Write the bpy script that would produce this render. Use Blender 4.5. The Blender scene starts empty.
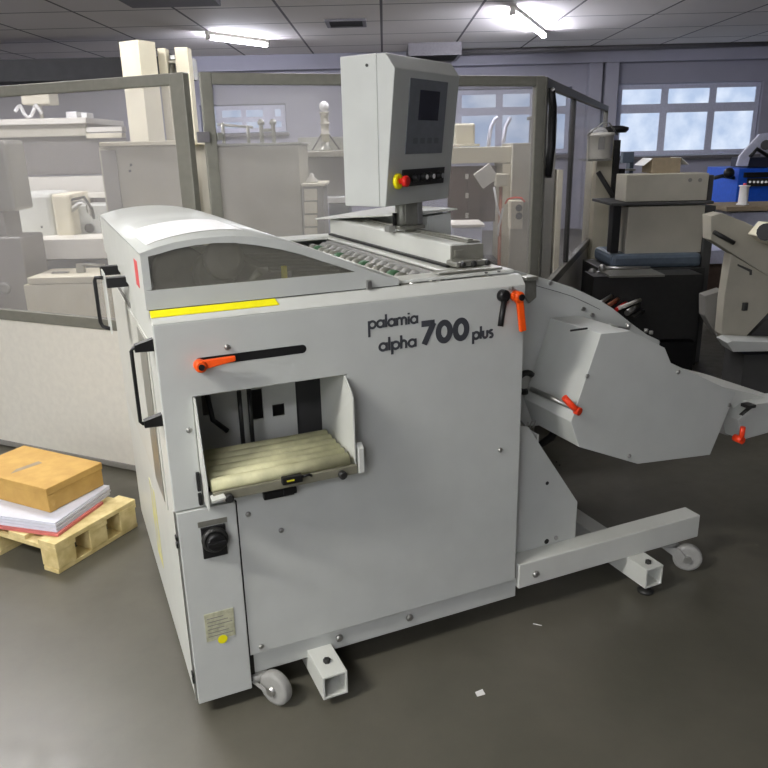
import bpy, bmesh, math, random
from mathutils import Vector, Matrix
random.seed(4)
scene = bpy.context.scene
C = scene.collection
# ------------------------------------------------------------------ camera (calibrated from the photo's vanishing points)
CX = Vector((0.91371443, -0.14206522, 0.38071435))
RX = ((0.91371443, -0.40576763, -0.02187629), (-0.14206522, -0.26853973, -0.95273495), (0.38071435, 0.87363553, -0.3030141))
CAM = Vector((-0.21179, -1.91234, 1.62)); F = 745.0
right = Vector(RX[0]); down = Vector(RX[1]); fwd = Vector(RX[2])
cd = bpy.data.cameras.new('camera'); cam = bpy.data.objects.new('camera', cd); C.objects.link(cam)
cd.sensor_width = 36; cd.lens = 36 * F / 768; cd.clip_end = 200; cd.clip_start = 0.05
m = Matrix((right, -down, -fwd)).transposed().to_4x4(); m.translation = CAM
cam.matrix_world = m; scene.camera = cam

def ray(u, v): return right * (u - 384) + down * (v - 384) + fwd * F
def on(u, v, x=None, y=None, z=None):
    r = ray(u, v)
    i, q = [(i, q) for i, q in enumerate((x, y, z)) if q is not None][0]
    return CAM + r * ((q - CAM[i]) / r[i])
FW = Vector((.40584, .91394, 0)); RT = Vector((.91394, -.40584, 0)); UP = Vector((0, 0, 1))
def room(s, t, z): return Vector((CAM.x, CAM.y, 0)) + RT * s + FW * t + UP * z
def rat(u, v, t):
    r = ray(u, v); k = t / r.dot(FW); p = CAM + r * k
    return (p - CAM).dot(RT), p.z

# ------------------------------------------------------------------ materials
M = {}
def lin(c): return tuple(((x / 255) / 12.92 if x / 255 <= .04045 else ((x / 255 + .055) / 1.055) ** 2.4) for x in c) + (1,)
def mat(name, c, rough=.5, metal=0, var=.06, scale=30, bump=0, spec=.4, c2=None, coat=0):
    m = bpy.data.materials.new(name); m.use_nodes = True; nt = m.node_tree; n = nt.nodes; b = n['Principled BSDF']
    b.inputs['Roughness'].default_value = rough; b.inputs['Metallic'].default_value = metal
    b.inputs['Specular IOR Level'].default_value = spec; b.inputs['Coat Weight'].default_value = coat
    tc = n.new('ShaderNodeTexCoord'); no = n.new('ShaderNodeTexNoise'); no.inputs['Scale'].default_value = scale; no.inputs['Detail'].default_value = 5
    cr = n.new('ShaderNodeValToRGB'); a = lin(c)
    lo = lin(c2) if c2 else tuple(x * (1 - var) for x in a[:3]) + (1,)
    hi = a if c2 else tuple(min(1, x * (1 + var)) for x in a[:3]) + (1,)
    cr.color_ramp.elements[0].color = lo; cr.color_ramp.elements[1].color = hi
    cr.color_ramp.elements[0].position = .35; cr.color_ramp.elements[1].position = .65
    nt.links.new(tc.outputs['Object'], no.inputs['Vector']); nt.links.new(no.outputs['Fac'], cr.inputs['Fac']); nt.links.new(cr.outputs['Color'], b.inputs['Base Color'])
    if bump:
        bp = n.new('ShaderNodeBump'); bp.inputs['Strength'].default_value = bump; bp.inputs['Distance'].default_value = .002
        nt.links.new(no.outputs['Fac'], bp.inputs['Height']); nt.links.new(bp.outputs['Normal'], b.inputs['Normal'])
    M[name] = m; return m
mat('paint_grey', (192, 195, 189), .42, var=.025, scale=9, bump=.02)
mat('paint_pale', (206, 208, 200), .4, var=.02, scale=9)
mat('paint_dusk', (150, 150, 146), .5, var=.05)
mat('plate_metal', (150, 150, 140), .35, .6, scale=60)
mat('dark_metal', (52, 52, 50), .45, .3)
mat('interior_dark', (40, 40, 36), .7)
mat('steel', (170, 170, 165), .3, .8)
mat('black', (22, 22, 22), .45)
mat('rubber', (150, 150, 145), .6)
mat('orange', (240, 85, 15), .4, var=.04)
mat('red', (205, 30, 22), .4)
mat('yellow', (245, 235, 20), .5, var=.03)
mat('yellow_worn', (214, 208, 120), .6, c2=(200, 200, 185), scale=12)
mat('yellow_dull', (225, 215, 60), .5)
mat('ink', (62, 64, 68), .6, var=.03)
mat('white_paper', (238, 238, 236), .7, var=.02)
mat('red_sticker', (225, 90, 90), .5)
mat('belt', (190, 188, 150), .6, var=.12, scale=25)
mat('roller_green', (70, 105, 75), .5)
mat('screen_grey', (112, 116, 120), .35)
mat('screen_key', (96, 100, 104), .4)
mat('screen_dark', (24, 26, 36), .2)
mat('rail_olive', (130, 129, 118), .45, .2, var=.05)
mat('cream', (214, 208, 184), .5, var=.04, scale=6)
mat('tray_olive', (136, 134, 116), .45, .3)
mat('cream_dull', (176, 172, 156), .55, var=.06, scale=5)
mat('warm_white', (220, 217, 205), .5, var=.03)
mat('grey_mid', (132, 130, 124), .55, var=.08, scale=4)
mat('grey_bed', (100, 97, 94), .55, var=.1, scale=3)
mat('grey_dark', (70, 70, 68), .6, var=.1, scale=5)
mat('brown', (92, 76, 66), .5, var=.1)
mat('blue', (30, 88, 200), .4)
mat('bluegrey', (88, 100, 110), .5)
mat('lilac_white', (205, 208, 225), .5)
mat('cardboard', (198, 160, 88), .75, c2=(184, 146, 78), scale=14)
mat('cardboard_grey', (150, 136, 112), .75)
mat('pallet_wood', (224, 206, 150), .7, c2=(196, 176, 118), scale=18, bump=.2)
mat('paper_blue', (206, 208, 218), .6, var=.02)
mat('paper_red', (196, 110, 104), .6)
mat('copper', (160, 100, 70), .4, .4)
mat('plate_label', (178, 178, 150), .5, var=.2, scale=60)
mat('ceil_metal', (120, 118, 120), .5, .3)
mat('dark_blue', (40, 44, 60), .6)
mat('skirting', (104, 102, 104), .6)

# wall, ceiling, floor
mat('wall_paint', (166, 166, 178), .8, var=.05, scale=1.2)
mc = mat('ceiling_tiles', (150, 146, 148), .8)
nt = mc.node_tree; b = nt.nodes['Principled BSDF']
tc = nt.nodes.new('ShaderNodeTexCoord'); mp = nt.nodes.new('ShaderNodeMapping'); mp.inputs['Rotation'].default_value = (0, 0, math.radians(0))
br = nt.nodes.new('ShaderNodeTexBrick'); br.offset = 0; br.inputs['Scale'].default_value = 1; br.inputs['Brick Width'].default_value = 1.25; br.inputs['Row Height'].default_value = 1.25
br.inputs['Mortar Size'].default_value = .018; br.inputs['Color1'].default_value = lin((234, 230, 226)); br.inputs['Color2'].default_value = lin((226, 222, 220)); br.inputs['Mortar'].default_value = lin((110, 107, 110))
nt.links.new(tc.outputs['Object'], mp.inputs['Vector']); nt.links.new(mp.outputs['Vector'], br.inputs['Vector']); nt.links.new(br.outputs['Color'], b.inputs['Base Color'])

mf = mat('floor_concrete', (104, 102, 90), .3, spec=.4)
nt = mf.node_tree; b = nt.nodes['Principled BSDF']
tc = nt.nodes.new('ShaderNodeTexCoord')
n1 = nt.nodes.new('ShaderNodeTexNoise'); n1.inputs['Scale'].default_value = 1.3; n1.inputs['Detail'].default_value = 8; n1.inputs['Roughness'].default_value = .62
n2 = nt.nodes.new('ShaderNodeTexNoise'); n2.inputs['Scale'].default_value = 14; n2.inputs['Detail'].default_value = 4
cr = nt.nodes.new('ShaderNodeValToRGB'); cr.color_ramp.elements[0].position = .3; cr.color_ramp.elements[1].position = .72
cr.color_ramp.elements[0].color = lin((74, 73, 63)); cr.color_ramp.elements[1].color = lin((98, 95, 84))
r2 = nt.nodes.new('ShaderNodeMapRange'); r2.inputs['To Min'].default_value = .22; r2.inputs['To Max'].default_value = .5
bp = nt.nodes.new('ShaderNodeBump'); bp.inputs['Strength'].default_value = .12; bp.inputs['Distance'].default_value = .01
for q in (n1, n2): nt.links.new(tc.outputs['Object'], q.inputs['Vector'])
nt.links.new(n1.outputs['Fac'], cr.inputs['Fac']); nt.links.new(cr.outputs['Color'], b.inputs['Base Color'])
nt.links.new(n2.outputs['Fac'], r2.inputs['Value']); nt.links.new(r2.outputs['Result'], b.inputs['Roughness'])
nt.links.new(n1.outputs['Fac'], bp.inputs['Height']); nt.links.new(bp.outputs['Normal'], b.inputs['Normal'])

def emat(name, c, s, noise=False):
    m = bpy.data.materials.new(name); m.use_nodes = True; nt = m.node_tree; nt.nodes.clear()
    o = nt.nodes.new('ShaderNodeOutputMaterial'); e = nt.nodes.new('ShaderNodeEmission'); e.inputs['Strength'].default_value = s; e.inputs['Color'].default_value = lin(c)
    if noise:
        tc = nt.nodes.new('ShaderNodeTexCoord'); no = nt.nodes.new('ShaderNodeTexNoise'); no.inputs['Scale'].default_value = 2.2; no.inputs['Detail'].default_value = 6
        cr = nt.nodes.new('ShaderNodeValToRGB'); cr.color_ramp.elements[0].position = .35; cr.color_ramp.elements[1].position = .7
        cr.color_ramp.elements[0].color = lin(noise); cr.color_ramp.elements[1].color = lin(c)
        nt.links.new(tc.outputs['Object'], no.inputs['Vector']); nt.links.new(no.outputs['Fac'], cr.inputs['Fac']); nt.links.new(cr.outputs['Color'], e.inputs['Color'])
    nt.links.new(e.outputs[0], o.inputs[0]); M[name] = m
emat('tube_light', (240, 240, 255), 210)
emat('frosted_pane', (214, 224, 240), 1.15, (168, 186, 214))
emat('fill_pane', (238, 240, 240), 3.6)  # glow for the added window behind the camera
def clear(name, tint, haze, hazec, rough=.1):
    m = bpy.data.materials.new(name); m.use_nodes = True; nt = m.node_tree; nt.nodes.clear(); n = nt.nodes
    o = n.new('ShaderNodeOutputMaterial'); t = n.new('ShaderNodeBsdfTransparent'); t.inputs['Color'].default_value = tint
    d = n.new('ShaderNodeBsdfDiffuse'); d.inputs['Color'].default_value = lin(hazec)
    g = n.new('ShaderNodeBsdfGlossy'); g.inputs['Roughness'].default_value = rough
    no = n.new('ShaderNodeTexNoise'); no.inputs['Scale'].default_value = 3; tc = n.new('ShaderNodeTexCoord'); nt.links.new(tc.outputs['Object'], no.inputs['Vector'])
    mr = n.new('ShaderNodeMapRange'); mr.inputs['To Min'].default_value = haze * .6; mr.inputs['To Max'].default_value = haze * 1.4; nt.links.new(no.outputs['Fac'], mr.inputs['Value'])
    m1 = n.new('ShaderNodeMixShader'); nt.links.new(mr.outputs[0], m1.inputs[0]); nt.links.new(t.outputs[0], m1.inputs[1]); nt.links.new(d.outputs[0], m1.inputs[2])
    fr = n.new('ShaderNodeValue'); fr.outputs[0].default_value = .05
    m2 = n.new('ShaderNodeMixShader'); nt.links.new(fr.outputs[0], m2.inputs[0]); nt.links.new(m1.outputs[0], m2.inputs[1]); nt.links.new(g.outputs[0], m2.inputs[2])
    nt.links.new(m2.outputs[0], o.inputs[0]); M[name] = m
clear('plexiglass', (.94, .94, .96, 1), .19, (215, 212, 205))
clear('smoked_glass', (.95, .95, .92, 1), .20, (170, 168, 155), .06)

# ------------------------------------------------------------------ mesh builder
class MB:
    def __init__(s): s.b = bmesh.new()
    def verts(s, pts): return [s.b.verts.new(p) for p in pts]
    def hexa(s, p):          # 8 points, 0-3 bottom loop, 4-7 top loop
        v = s.verts(p)
        for f in ((0, 3, 2, 1), (4, 5, 6, 7), (0, 1, 5, 4), (1, 2, 6, 5), (2, 3, 7, 6), (3, 0, 4, 7)): s.b.faces.new([v[i] for i in f])
        return s
    def box(s, x0, x1, y0, y1, z0, z1, T=None):
        p = [Vector(q) for q in ((x0, y0, z0), (x1, y0, z0), (x1, y1, z0), (x0, y1, z0), (x0, y0, z1), (x1, y0, z1), (x1, y1, z1), (x0, y1, z1))]
        if T: p = [T(q) for q in p]
        return s.hexa(p)
    def prism(s, pts, vec, smooth=False):
        vec = Vector(vec); n = len(pts); a = s.verts([Vector(p) for p in pts]); c = s.verts([Vector(p) + vec for p in pts])
        s.b.faces.new(a); s.b.faces.new(list(reversed(c)))
        for i in range(n):
            f = s.b.faces.new((a[i], c[i], c[(i + 1) % n], a[(i + 1) % n])); f.smooth = smooth
        return s
    def tube(s, p0, p1, r, n=14, r1=None, smooth=True):
        p0 = Vector(p0); p1 = Vector(p1); r1 = r if r1 is None else r1; d = (p1 - p0).normalized()
        a = d.orthogonal().normalized(); c = d.cross(a)
        A = []; B = []
        for i in range(n):
            t = 2 * math.pi * i / n; o = a * math.cos(t) + c * math.sin(t)
            A.append(s.b.verts.new(p0 + o * r)); B.append(s.b.verts.new(p1 + o * r1))
        s.b.faces.new(list(reversed(A))); s.b.faces.new(B)
        for i in range(n):
            f = s.b.faces.new((A[i], A[(i + 1) % n], B[(i + 1) % n], B[i])); f.smooth = smooth
        return s
    def path(s, pts, r, n=10):
        pts = [Vector(p) for p in pts]; rings = []
        up = None
        for i, p in enumerate(pts):
            d = (pts[min(i + 1, len(pts) - 1)] - pts[max(i - 1, 0)]).normalized()
            a = d.orthogonal().normalized() if up is None else (up - d * up.dot(d)).normalized()
            up = a; c = d.cross(a)
            rings.append([s.b.verts.new(p + (a * math.cos(2 * math.pi * k / n) + c * math.sin(2 * math.pi * k / n)) * r) for k in range(n)])
        for A, B in zip(rings, rings[1:]):
            for k in range(n):
                f = s.b.faces.new((A[k], A[(k + 1) % n], B[(k + 1) % n], B[k])); f.smooth = True
        s.b.faces.new(list(reversed(rings[0]))); s.b.faces.new(rings[-1]); return s
    def ball(s, p, r, sc=(1, 1, 1)):
        q = bmesh.ops.create_uvsphere(s.b, u_segments=14, v_segments=8, radius=r, matrix=Matrix.Translation(p) @ Matrix.Diagonal((*sc, 1)))
        for v in q['verts']:
            for f in v.link_faces: f.smooth = True
        return s
    def lathe(s, prof, o, ax=(0, 0, 1), n=28):   # prof: (r, h)
        o = Vector(o); d = Vector(ax).normalized(); a = d.orthogonal().normalized(); c = d.cross(a); rings = []
        for r, h in prof:
            rings.append([s.b.verts.new(o + d * h + (a * math.cos(2 * math.pi * k / n) + c * math.sin(2 * math.pi * k / n)) * r) for k in range(n)])
        for A, B in zip(rings, rings[1:]):
            for k in range(n): s.b.faces.new((A[k], A[(k + 1) % n], B[(k + 1) % n], B[k])).smooth = True
        s.b.faces.new(list(reversed(rings[0]))); s.b.faces.new(rings[-1]); return s
    def grid(s, xs, zs, keep, P, vec):           # plate made of cells, with holes
        vd = {}
        def g(i, j, k):
            if (i, j, k) not in vd: vd[(i, j, k)] = s.b.verts.new(P(xs[i], zs[j]) + (Vector(vec) if k else Vector((0, 0, 0))))
            return vd[(i, j, k)]
        cells = {(i, j) for i in range(len(xs) - 1) for j in range(len(zs) - 1) if keep((xs[i] + xs[i + 1]) / 2, (zs[j] + zs[j + 1]) / 2)}
        for i, j in cells:
            s.b.faces.new((g(i, j, 0), g(i + 1, j, 0), g(i + 1, j + 1, 0), g(i, j + 1, 0)))
            s.b.faces.new((g(i, j, 1), g(i, j + 1, 1), g(i + 1, j + 1, 1), g(i + 1, j, 1)))
            for (di, dj, a, c) in ((-1, 0, (i, j), (i, j + 1)), (1, 0, (i + 1, j), (i + 1, j + 1)), (0, -1, (i, j), (i + 1, j)), (0, 1, (i, j + 1), (i + 1, j + 1))):
                if (i + di, j + dj) not in cells: s.b.faces.new((g(*a, 0), g(*c, 0), g(*c, 1), g(*a, 1)))
        return s
    def build(s, name, m, parent=None, bevel=0, seg=2, **props):
        bmesh.ops.recalc_face_normals(s.b, faces=s.b.faces)
        me = bpy.data.meshes.new(name); s.b.to_mesh(me); s.b.free(); me.materials.append(M[m])
        o = bpy.data.objects.new(name, me); C.objects.link(o)
        if parent is not None:
            o.parent = parent
            W = Matrix.Identity(4); q = parent; chain = []
            while q is not None: chain.append(q); q = q.parent
            for q in reversed(chain): W = W @ Matrix.LocRotScale(q.location, q.rotation_euler, q.scale)
            me.transform(W.inverted())
        if bevel:
            bv = o.modifiers.new('bevel', 'BEVEL'); bv.width = bevel; bv.segments = seg; bv.limit_method = 'ANGLE'; bv.angle_limit = math.radians(35)
        for k, v in props.items(): o[k] = v
        return o
def thing(name, label, cat, loc, group=None):
    o = bpy.data.objects.new(name, None); C.objects.link(o); o.location = loc; o.empty_display_size = .1
    o['label'] = label; o['category'] = cat
    if group: o['group'] = group
    return o
def single(o, label, cat, group=None):
    o['label'] = label; o['category'] = cat
    if group: o['group'] = group
    return o
def struct(o): o['kind'] = 'structure'; return o

# ------------------------------------------------------------------ room
TW, SL, SR, TB, HC = 15.0, -9.0, 9.5, -3.5, 3.27
def rb(s0, s1, t0, t1, z0, z1, mb=None):
    mb = mb or MB(); return mb.box(s0, s1, t0, t1, z0, z1, T=lambda q: room(q.x, q.y, q.z))
struct(rb(SL, SR, TB, TW, -.1, 0).build('floor', 'floor_concrete'))
# ceiling: object rotated so that tile joints follow the room
ce = MB().box(SL, SR, TB, TW, HC, HC + .1).build('ceiling', 'ceiling_tiles'); struct(ce)
ce.matrix_world = Matrix(((RT.x, FW.x, 0, CAM.x), (RT.y, FW.y, 0, CAM.y), (0, 0, 1, 0), (0, 0, 0, 1)))
# windows: list of (columns [(u0,u1)..], rows [(v0,v1)..]) in the back wall
wins = [
    dict(cols=[(622, 661), (668, 709), (716, 755)], rows=[(88, 103), (112, 150)]),
    dict(cols=[(440, 453), (462, 496), (503, 530), (538, 566)], rows=[(94, 107), (115, 150)]),
    dict(cols=[(206, 216), (222, 241), (246, 263), (275, 281)], rows=[(110, 117), (122, 128)]),  # small panes standing in for likely window reflections in the clear fence
]
holes = []
for w in wins:
    uc = (w['cols'][0][0] + w['cols'][-1][1]) / 2; vc = w['rows'][1][0]
    w['S'] = [(rat(a, vc, TW)[0], rat(c, vc, TW)[0]) for a, c in w['cols']]
    w['Z'] = [(rat(uc, c, TW)[1], rat(uc, a, TW)[1]) for a, c in w['rows']]
    e = .1
    w['hole'] = (w['S'][0][0] - e, w['S'][-1][1] + e, w['Z'][1][0] - e, w['Z'][0][1] + e); holes.append(w['hole'])
xs = sorted({SL, SR} | {h[0] for h in holes} | {h[1] for h in holes}); zs = sorted({0, HC} | {h[2] for h in holes} | {h[3] for h in holes})
keep = lambda x, z: not any(h[0] < x < h[1] and h[2] < z < h[3] for h in holes)
struct(MB().grid(xs, zs, keep, lambda x, z: room(x, TW, z), FW * .3).build('wall_back', 'wall_paint'))
struct(rb(SL - .2, SL, TB, TW, 0, HC).build('wall_left', 'wall_paint'))
struct(rb(SR, SR + .2, TB, TW, 0, HC).build('wall_right', 'wall_paint'))
struct(rb(SL, SR, TB - .2, TB, 0, HC).build('wall_near', 'wall_paint'))
for n, w in enumerate(wins):
    h = w['hole']; S = w['S']; Z = w['Z']
    fx = sorted([h[0] + .02, h[1] - .02] + [q for a in S for q in a]); fz = sorted([h[2] + .02, h[3] - .02] + [q for a in Z for q in a])
    kp = lambda x, z: not (any(a < x < c for a, c in S) and any(a < z < c for a, c in Z))
    fo = struct(MB().grid(fx, fz, kp, lambda x, z: room(x, TW + .06, z), FW * .06).build('window_%d' % (n + 1), 'lilac_white'))
    for a, c in S:
        for d, e in Z: rb(a, c, TW + .085, TW + .095, d, e).build('pane', 'frosted_pane', fo)
    struct(rb(h[0] - .05, h[1] + .05, TW - .12, TW + .02, h[2] - .06, h[2] - .001).build('trim_%d' % (n + 1), 'skirting'))
# pilasters, downstand beam and conduit
k = 4
for u in (404, 592, 608):
    s_, _ = rat(u, 100, TW); struct(rb(s_ - .12, s_ + .12, TW - .18, TW - .001, 0, HC - .26).build('trim_%d' % k, 'wall_paint')); k += 1
struct(rb(SL, SR, TW - .25, TW - .001, HC - .26, HC - .001).build('trim_%d' % k, 'wall_paint')); k += 1
struct(rb(SL, rat(188, 68, 12.0)[0], 12.0, 12.6, rat(120, 79, 12.0)[1], rat(120, 57, 12.0)[1]).build('trim_%d' % k, 'grey_dark')); k += 1
pp = MB().tube(room(.6, TW - .4, HC - .06), room(SR - 2.4, TW - .4, HC - .02), .045)
single(pp.build('ceiling_pipe', 'ceil_metal'), 'long pale conduit pipe running along the ceiling above the back windows', 'pipe')

# ceiling lamps --------------------------------------------------
def lamp(p0, p1, label, power, cap=True, size=.12):
    p0 = Vector(p0); p1 = Vector(p1); c = (p0 + p1) / 2; d = (p1 - p0).normalized(); L = (p1 - p0).length; nrm = Vector((-d.y, d.x, 0))
    t = thing('ceiling_lamp', label, 'lamp', (c.x, c.y, HC), 'fluorescent ceiling lamps')
    T = lambda q: c + d * q.x + nrm * q.y + UP * (q.z)
    MB().box(-L / 2, L / 2, -.03, .03, HC - c.z - .05, HC - c.z - .001, T=T).build('fixture_body', 'warm_white', t)
    for s in (-1, 1):
        MB().box(s * (L / 2 - .03) - .015, s * (L / 2 - .03) + .015, -.04, .04, HC - c.z - .11, HC - c.z - .051, T=T).build('lamp_holder', 'warm_white', t)
    zc = HC - c.z - .09
    MB().tube(T(Vector((-L / 2 + .04, 0, zc))), T(Vector((L / 2 - .04, 0, zc))), .019).build('tube', 'tube_light', t)
    ld = bpy.data.lights.new('tube_glow', 'AREA'); ld.shape = 'RECTANGLE'; ld.size = L; ld.size_y = size; ld.energy = power; ld.color = (1.0, .965, .88)
    lo = bpy.data.objects.new('tube_glow', ld); C.objects.link(lo); lo.parent = t
    R = Matrix((d, -nrm, Vector((0, 0, -1)))).transposed()
    R = Matrix((d, nrm, d.cross(nrm))).transposed().to_4x4()
    R.translation = Vector((0, 0, -.125)); lo.matrix_local = R
    return t
l1a, l1b = on(207, 40, z=3.15), on(268, 48, z=3.15)
lamp(l1a, l1b, 'lit tube lamp on the ceiling above the tall cream column, leftmost lamp in view', 60)
l2a, l2b = on(512, 16, z=3.15), on(544, 39, z=3.15)
lamp(l2a, l2b, 'lit tube lamp on the ceiling nearest the back windows', 60)

# vents and boxes under the ceiling
def rthing_box(name, label, cat, parts, group=None):
    """parts: (part name, material, u0, v0, u1, v1, t, depth[, bevel]); v1 None = down to the floor."""
    first = parts[0]; s0, z1 = rat((first[2] + first[4]) / 2, first[3], first[6])
    t = thing(name, label, cat, room(s0, first[6] + first[7] / 2, 0), group); out = [t]
    for p in parts:
        nm, mt, u0, v0, u1, v1, T, D = p[:8]; bv = p[8] if len(p) > 8 else .004
        vm = (v0 + (v1 if v1 is not None else v0 + 60)) / 2; um = (u0 + u1) / 2
        a = rat(u0, vm, T)[0]; c = rat(u1, vm, T)[0]; zt = rat(um, v0, T)[1]; zb = 0 if v1 is None else rat(um, v1, T)[1]
        out.append(rb(a, c, T, T + D, zb, zt).build(nm, mt, t, bevel=bv))
    return out
def rpt(u, v, t): s, z = rat(u, v, t); return room(s, t, z)

def vent(u0, u1, v, label, drop, wid=.6):
    a = on(u0, v, z=HC); c = on(u1, v, z=HC); L = (c - a).length; mid = (a + c) / 2
    t = thing('ceiling_vent', label, 'vent', (mid.x, mid.y, HC)); T = lambda q: mid + RT * q.x + FW * q.y + UP * q.z
    MB().grid([-L / 2, -L / 2 + .05, L / 2 - .05, L / 2], [-wid / 2, -wid / 2 + .05, wid / 2 - .05, wid / 2], lambda x, z: abs(x) > L / 2 - .05 or abs(z) > wid / 2 - .05,
              lambda x, z: T(Vector((x, z, -drop))), UP * (drop - .001)).build('vent_frame', 'ceil_metal', t)
    MB().box(-L / 2 + .05, L / 2 - .05, -wid / 2 + .05, wid / 2 - .05, -.02, -.004, T=T).build('backing', 'interior_dark', t)
    n = 6
    for i in range(n):
        y = -wid / 2 + .08 + (wid - .16) * i / (n - 1)
        MB().box(-L / 2 + .05, L / 2 - .05, y - .012, y + .012, -drop + .01, -drop + .02, T=T).build('slat', 'grey_dark', t)
vent(326, 366, 22, 'small square dark air vent flush in the ceiling left of the control box', .03)
vent(408, 458, 46, 'boxy ceiling air unit hanging just above the control box', .2, 1.0)
a = on(175, 2, z=3.1); c = on(221, 6, z=3.1)
t = thing('cable_tray', 'dark cable tray hung from the ceiling at the top edge of the picture', 'cable tray', (a.x, a.y, HC))
T = lambda q: c + RT * q.x + FW * q.y + UP * (q.z)
MB().box(-.95, 0, -.9, 0, 0, .02, T=T).box(-.95, -.93, -.9, 0, .02, .09, T=T).box(-.02, 0, -.9, 0, .02, .09, T=T).build('tray', 'ceil_metal', t)
for i in range(2): MB().box(-.9 + i * .8, -.87 + i * .8, -.5, -.47, .0205, HC - c.z - .001, T=T).build('hanger', 'ceil_metal', t)

# ------------------------------------------------------------------ THE MACHINE
mach = thing('delivery_machine', 'light grey delivery machine with curved hood, control box and dark grey lettering', 'machine', (0, 0, 0))
D = 1.38; TZ = 1.205
# front sheet with opening, its top bends back
pf = lambda x, z: Vector((x, 0, z))
fp = MB().grid([-.010, .070, .16, .506, 1.106], [.162, .683, .72, 1.002, TZ], lambda x, z: not (.070 < x < .506 and .72 < z < 1.002) and not (x < .16 and z < .683), pf, (0, .012, 0)).build('front_panel', 'paint_grey', mach, bevel=.003)
MB().prism([(-.010, 0, TZ + .0005), (-.010, .03, 1.235), (-.010, .05, 1.235), (-.010, .05, 1.206)], (1.116, 0, 0)).build('top_fold', 'paint_pale', mach, bevel=.002)
MB().prism([(-.010, .0125, .055), (-.010, D, .055), (-.010, D, 1.235), (-.010, .0305, 1.235), (-.010, .0305, 1.205), (-.010, .0125, 1.2045)], (.014, 0, 0)).build('side_panel', 'paint_pale', mach, bevel=.003)
MB().box(1.094, 1.106, .012, D, .162, 1.205).build('side_panel', 'paint_grey', mach, bevel=.003)
MB().box(.012, 1.094, D - .012, D, .1, 1.23).build('back_panel', 'paint_grey', mach)
MB().box(.012, .16, .012, D, .055, .07).box(.16, 1.09, .03, D, .162, .18).build('bottom_plate', 'grey_mid', mach)
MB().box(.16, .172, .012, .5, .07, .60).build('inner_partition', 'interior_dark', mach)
# inner works seen through the opening
ib = MB().grid([.09, .14, .17, .25, .29, .33, .36, .40, .44], [.70, .80, .84, .90, .93, .97, 1.06],
               lambda x, z: not (.36 < x < .40 and .80 < z < .84) and not (.25 < x < .40 and .93 < z < .97) and not (.14 < x < .17 and .84 < z < .93) and not (.29 < x < .33 and .80 < z < .90),
               lambda x, z: Vector((x, .30, z)), (0, .006, 0)).build('guide_plate', 'paint_pale', mach)
MB().box(.44, .62, .32, .34, .6, 1.15).build('inner_plate', 'grey_dark', mach)
MB().box(.02, .62, .5, .52, .6, 1.2).build('inner_wall', 'grey_mid', mach)
MB().box(.02, .07, .14, .3, .7, 1.0).build('inner_block', 'black', mach, bevel=.01)
MB().path([(.10, .27, .97), (.15, .26, .93), (.16, .25, .84), (.2, .24, .8)], .008).build('hose', 'black', mach)
for x in (.24, .27): MB().tube((x, .22, .74), (x, .22, .93), .007).build('guide_rod', 'dark_metal', mach)
# receiving tray
tray = MB().box(.086, .50, -.075, -.060, .725, .752).box(.09, .495, -.06, .22, .735, .742).build('tray_frame', 'tray_olive', mach, bevel=.002)
for i in range(6):
    y = -.052 + i * .036; z = .766 + i * .002
    MB().tube((.085, y, z), (.480, y, z), .0185, 18).build('belt_roller', 'belt', mach)
MB().prism([(.071, -.07, .70), (.071, -.07, .77), (.071, -.014, 1.000), (.071, .12, 1.000), (.071, .12, .70)], (.004, 0, 0)).build('tray_side', 'paint_pale', mach)
MB().prism([(.492, -.075, .76), (.492, -.075, .955), (.492, -.055, .975), (.498, 0, 1.0), (.498, .22, 1.0), (.498, .22, .75), (.498, -.06, .74)], (.004, 0, 0)).build('tray_side', 'paint_pale', mach)
MB().prism([(.503, -.078, .725), (.503, -.078, .80), (.503, -.06, .815), (.503, -.04, .80), (.503, -.04, .725)], (.018, 0, 0)).build('tray_bracket', 'paint_pale', mach, bevel=.002)
MB().prism([(.078, -.10, .735), (.115, -.095, .738), (.112, -.066, .742), (.078, -.066, .738)], (0, 0, .006)).build('tray_tab', 'paint_pale', mach)
for x in (.125, .45):
    kn = MB().lathe([(.009, 0), (.012, .002), (.012, .016), (.008, .018)], (x, -.076, .735), (0, -1, 0)).build('knurled_knob', 'dark_metal', mach)
se = MB().box(.272, .33, -.094, -.076, .742, .764).build('light_sensor', 'black', mach, bevel=.003)
MB().box(.284, .305, -.096, -.0942, .752, .756).build('sensor_lens', 'yellow_dull', se)
MB().path([(.33, -.085, .755), (.35, -.088, .758), (.36, -.075, .748)], .004).build('cable', 'black', se)
MB().box(.235, .325, -.02, -.001, .672, .694).box(.29, .33, -.03, -.02, .68, .70).build('sensor_bracket', 'black', mach, bevel=.003)
MB().box(.056, .066, -.012, -.001, .735, .79).box(.056, .066, -.016, -.001, .695, .728).build('hinge', 'black', mach, bevel=.002)
for q in (on(189, 430, y=0), on(227, 347, y=0), on(500, 450, y=0), on(248, 514, y=0), on(281, 530, y=0)):
    MB().lathe([(.008, 0), (.008, .003), (.004, .006)], (q.x, -.0005, q.z), (0, -1, 0), 14).build('screw', 'steel', mach)
q = on(260, 652, y=0); MB().lathe([(.008, 0), (.008, .003), (.004, .006)], (q.x + .005, -.0005, .185), (0, -1, 0), 14).build('screw', 'steel', mach)
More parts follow.
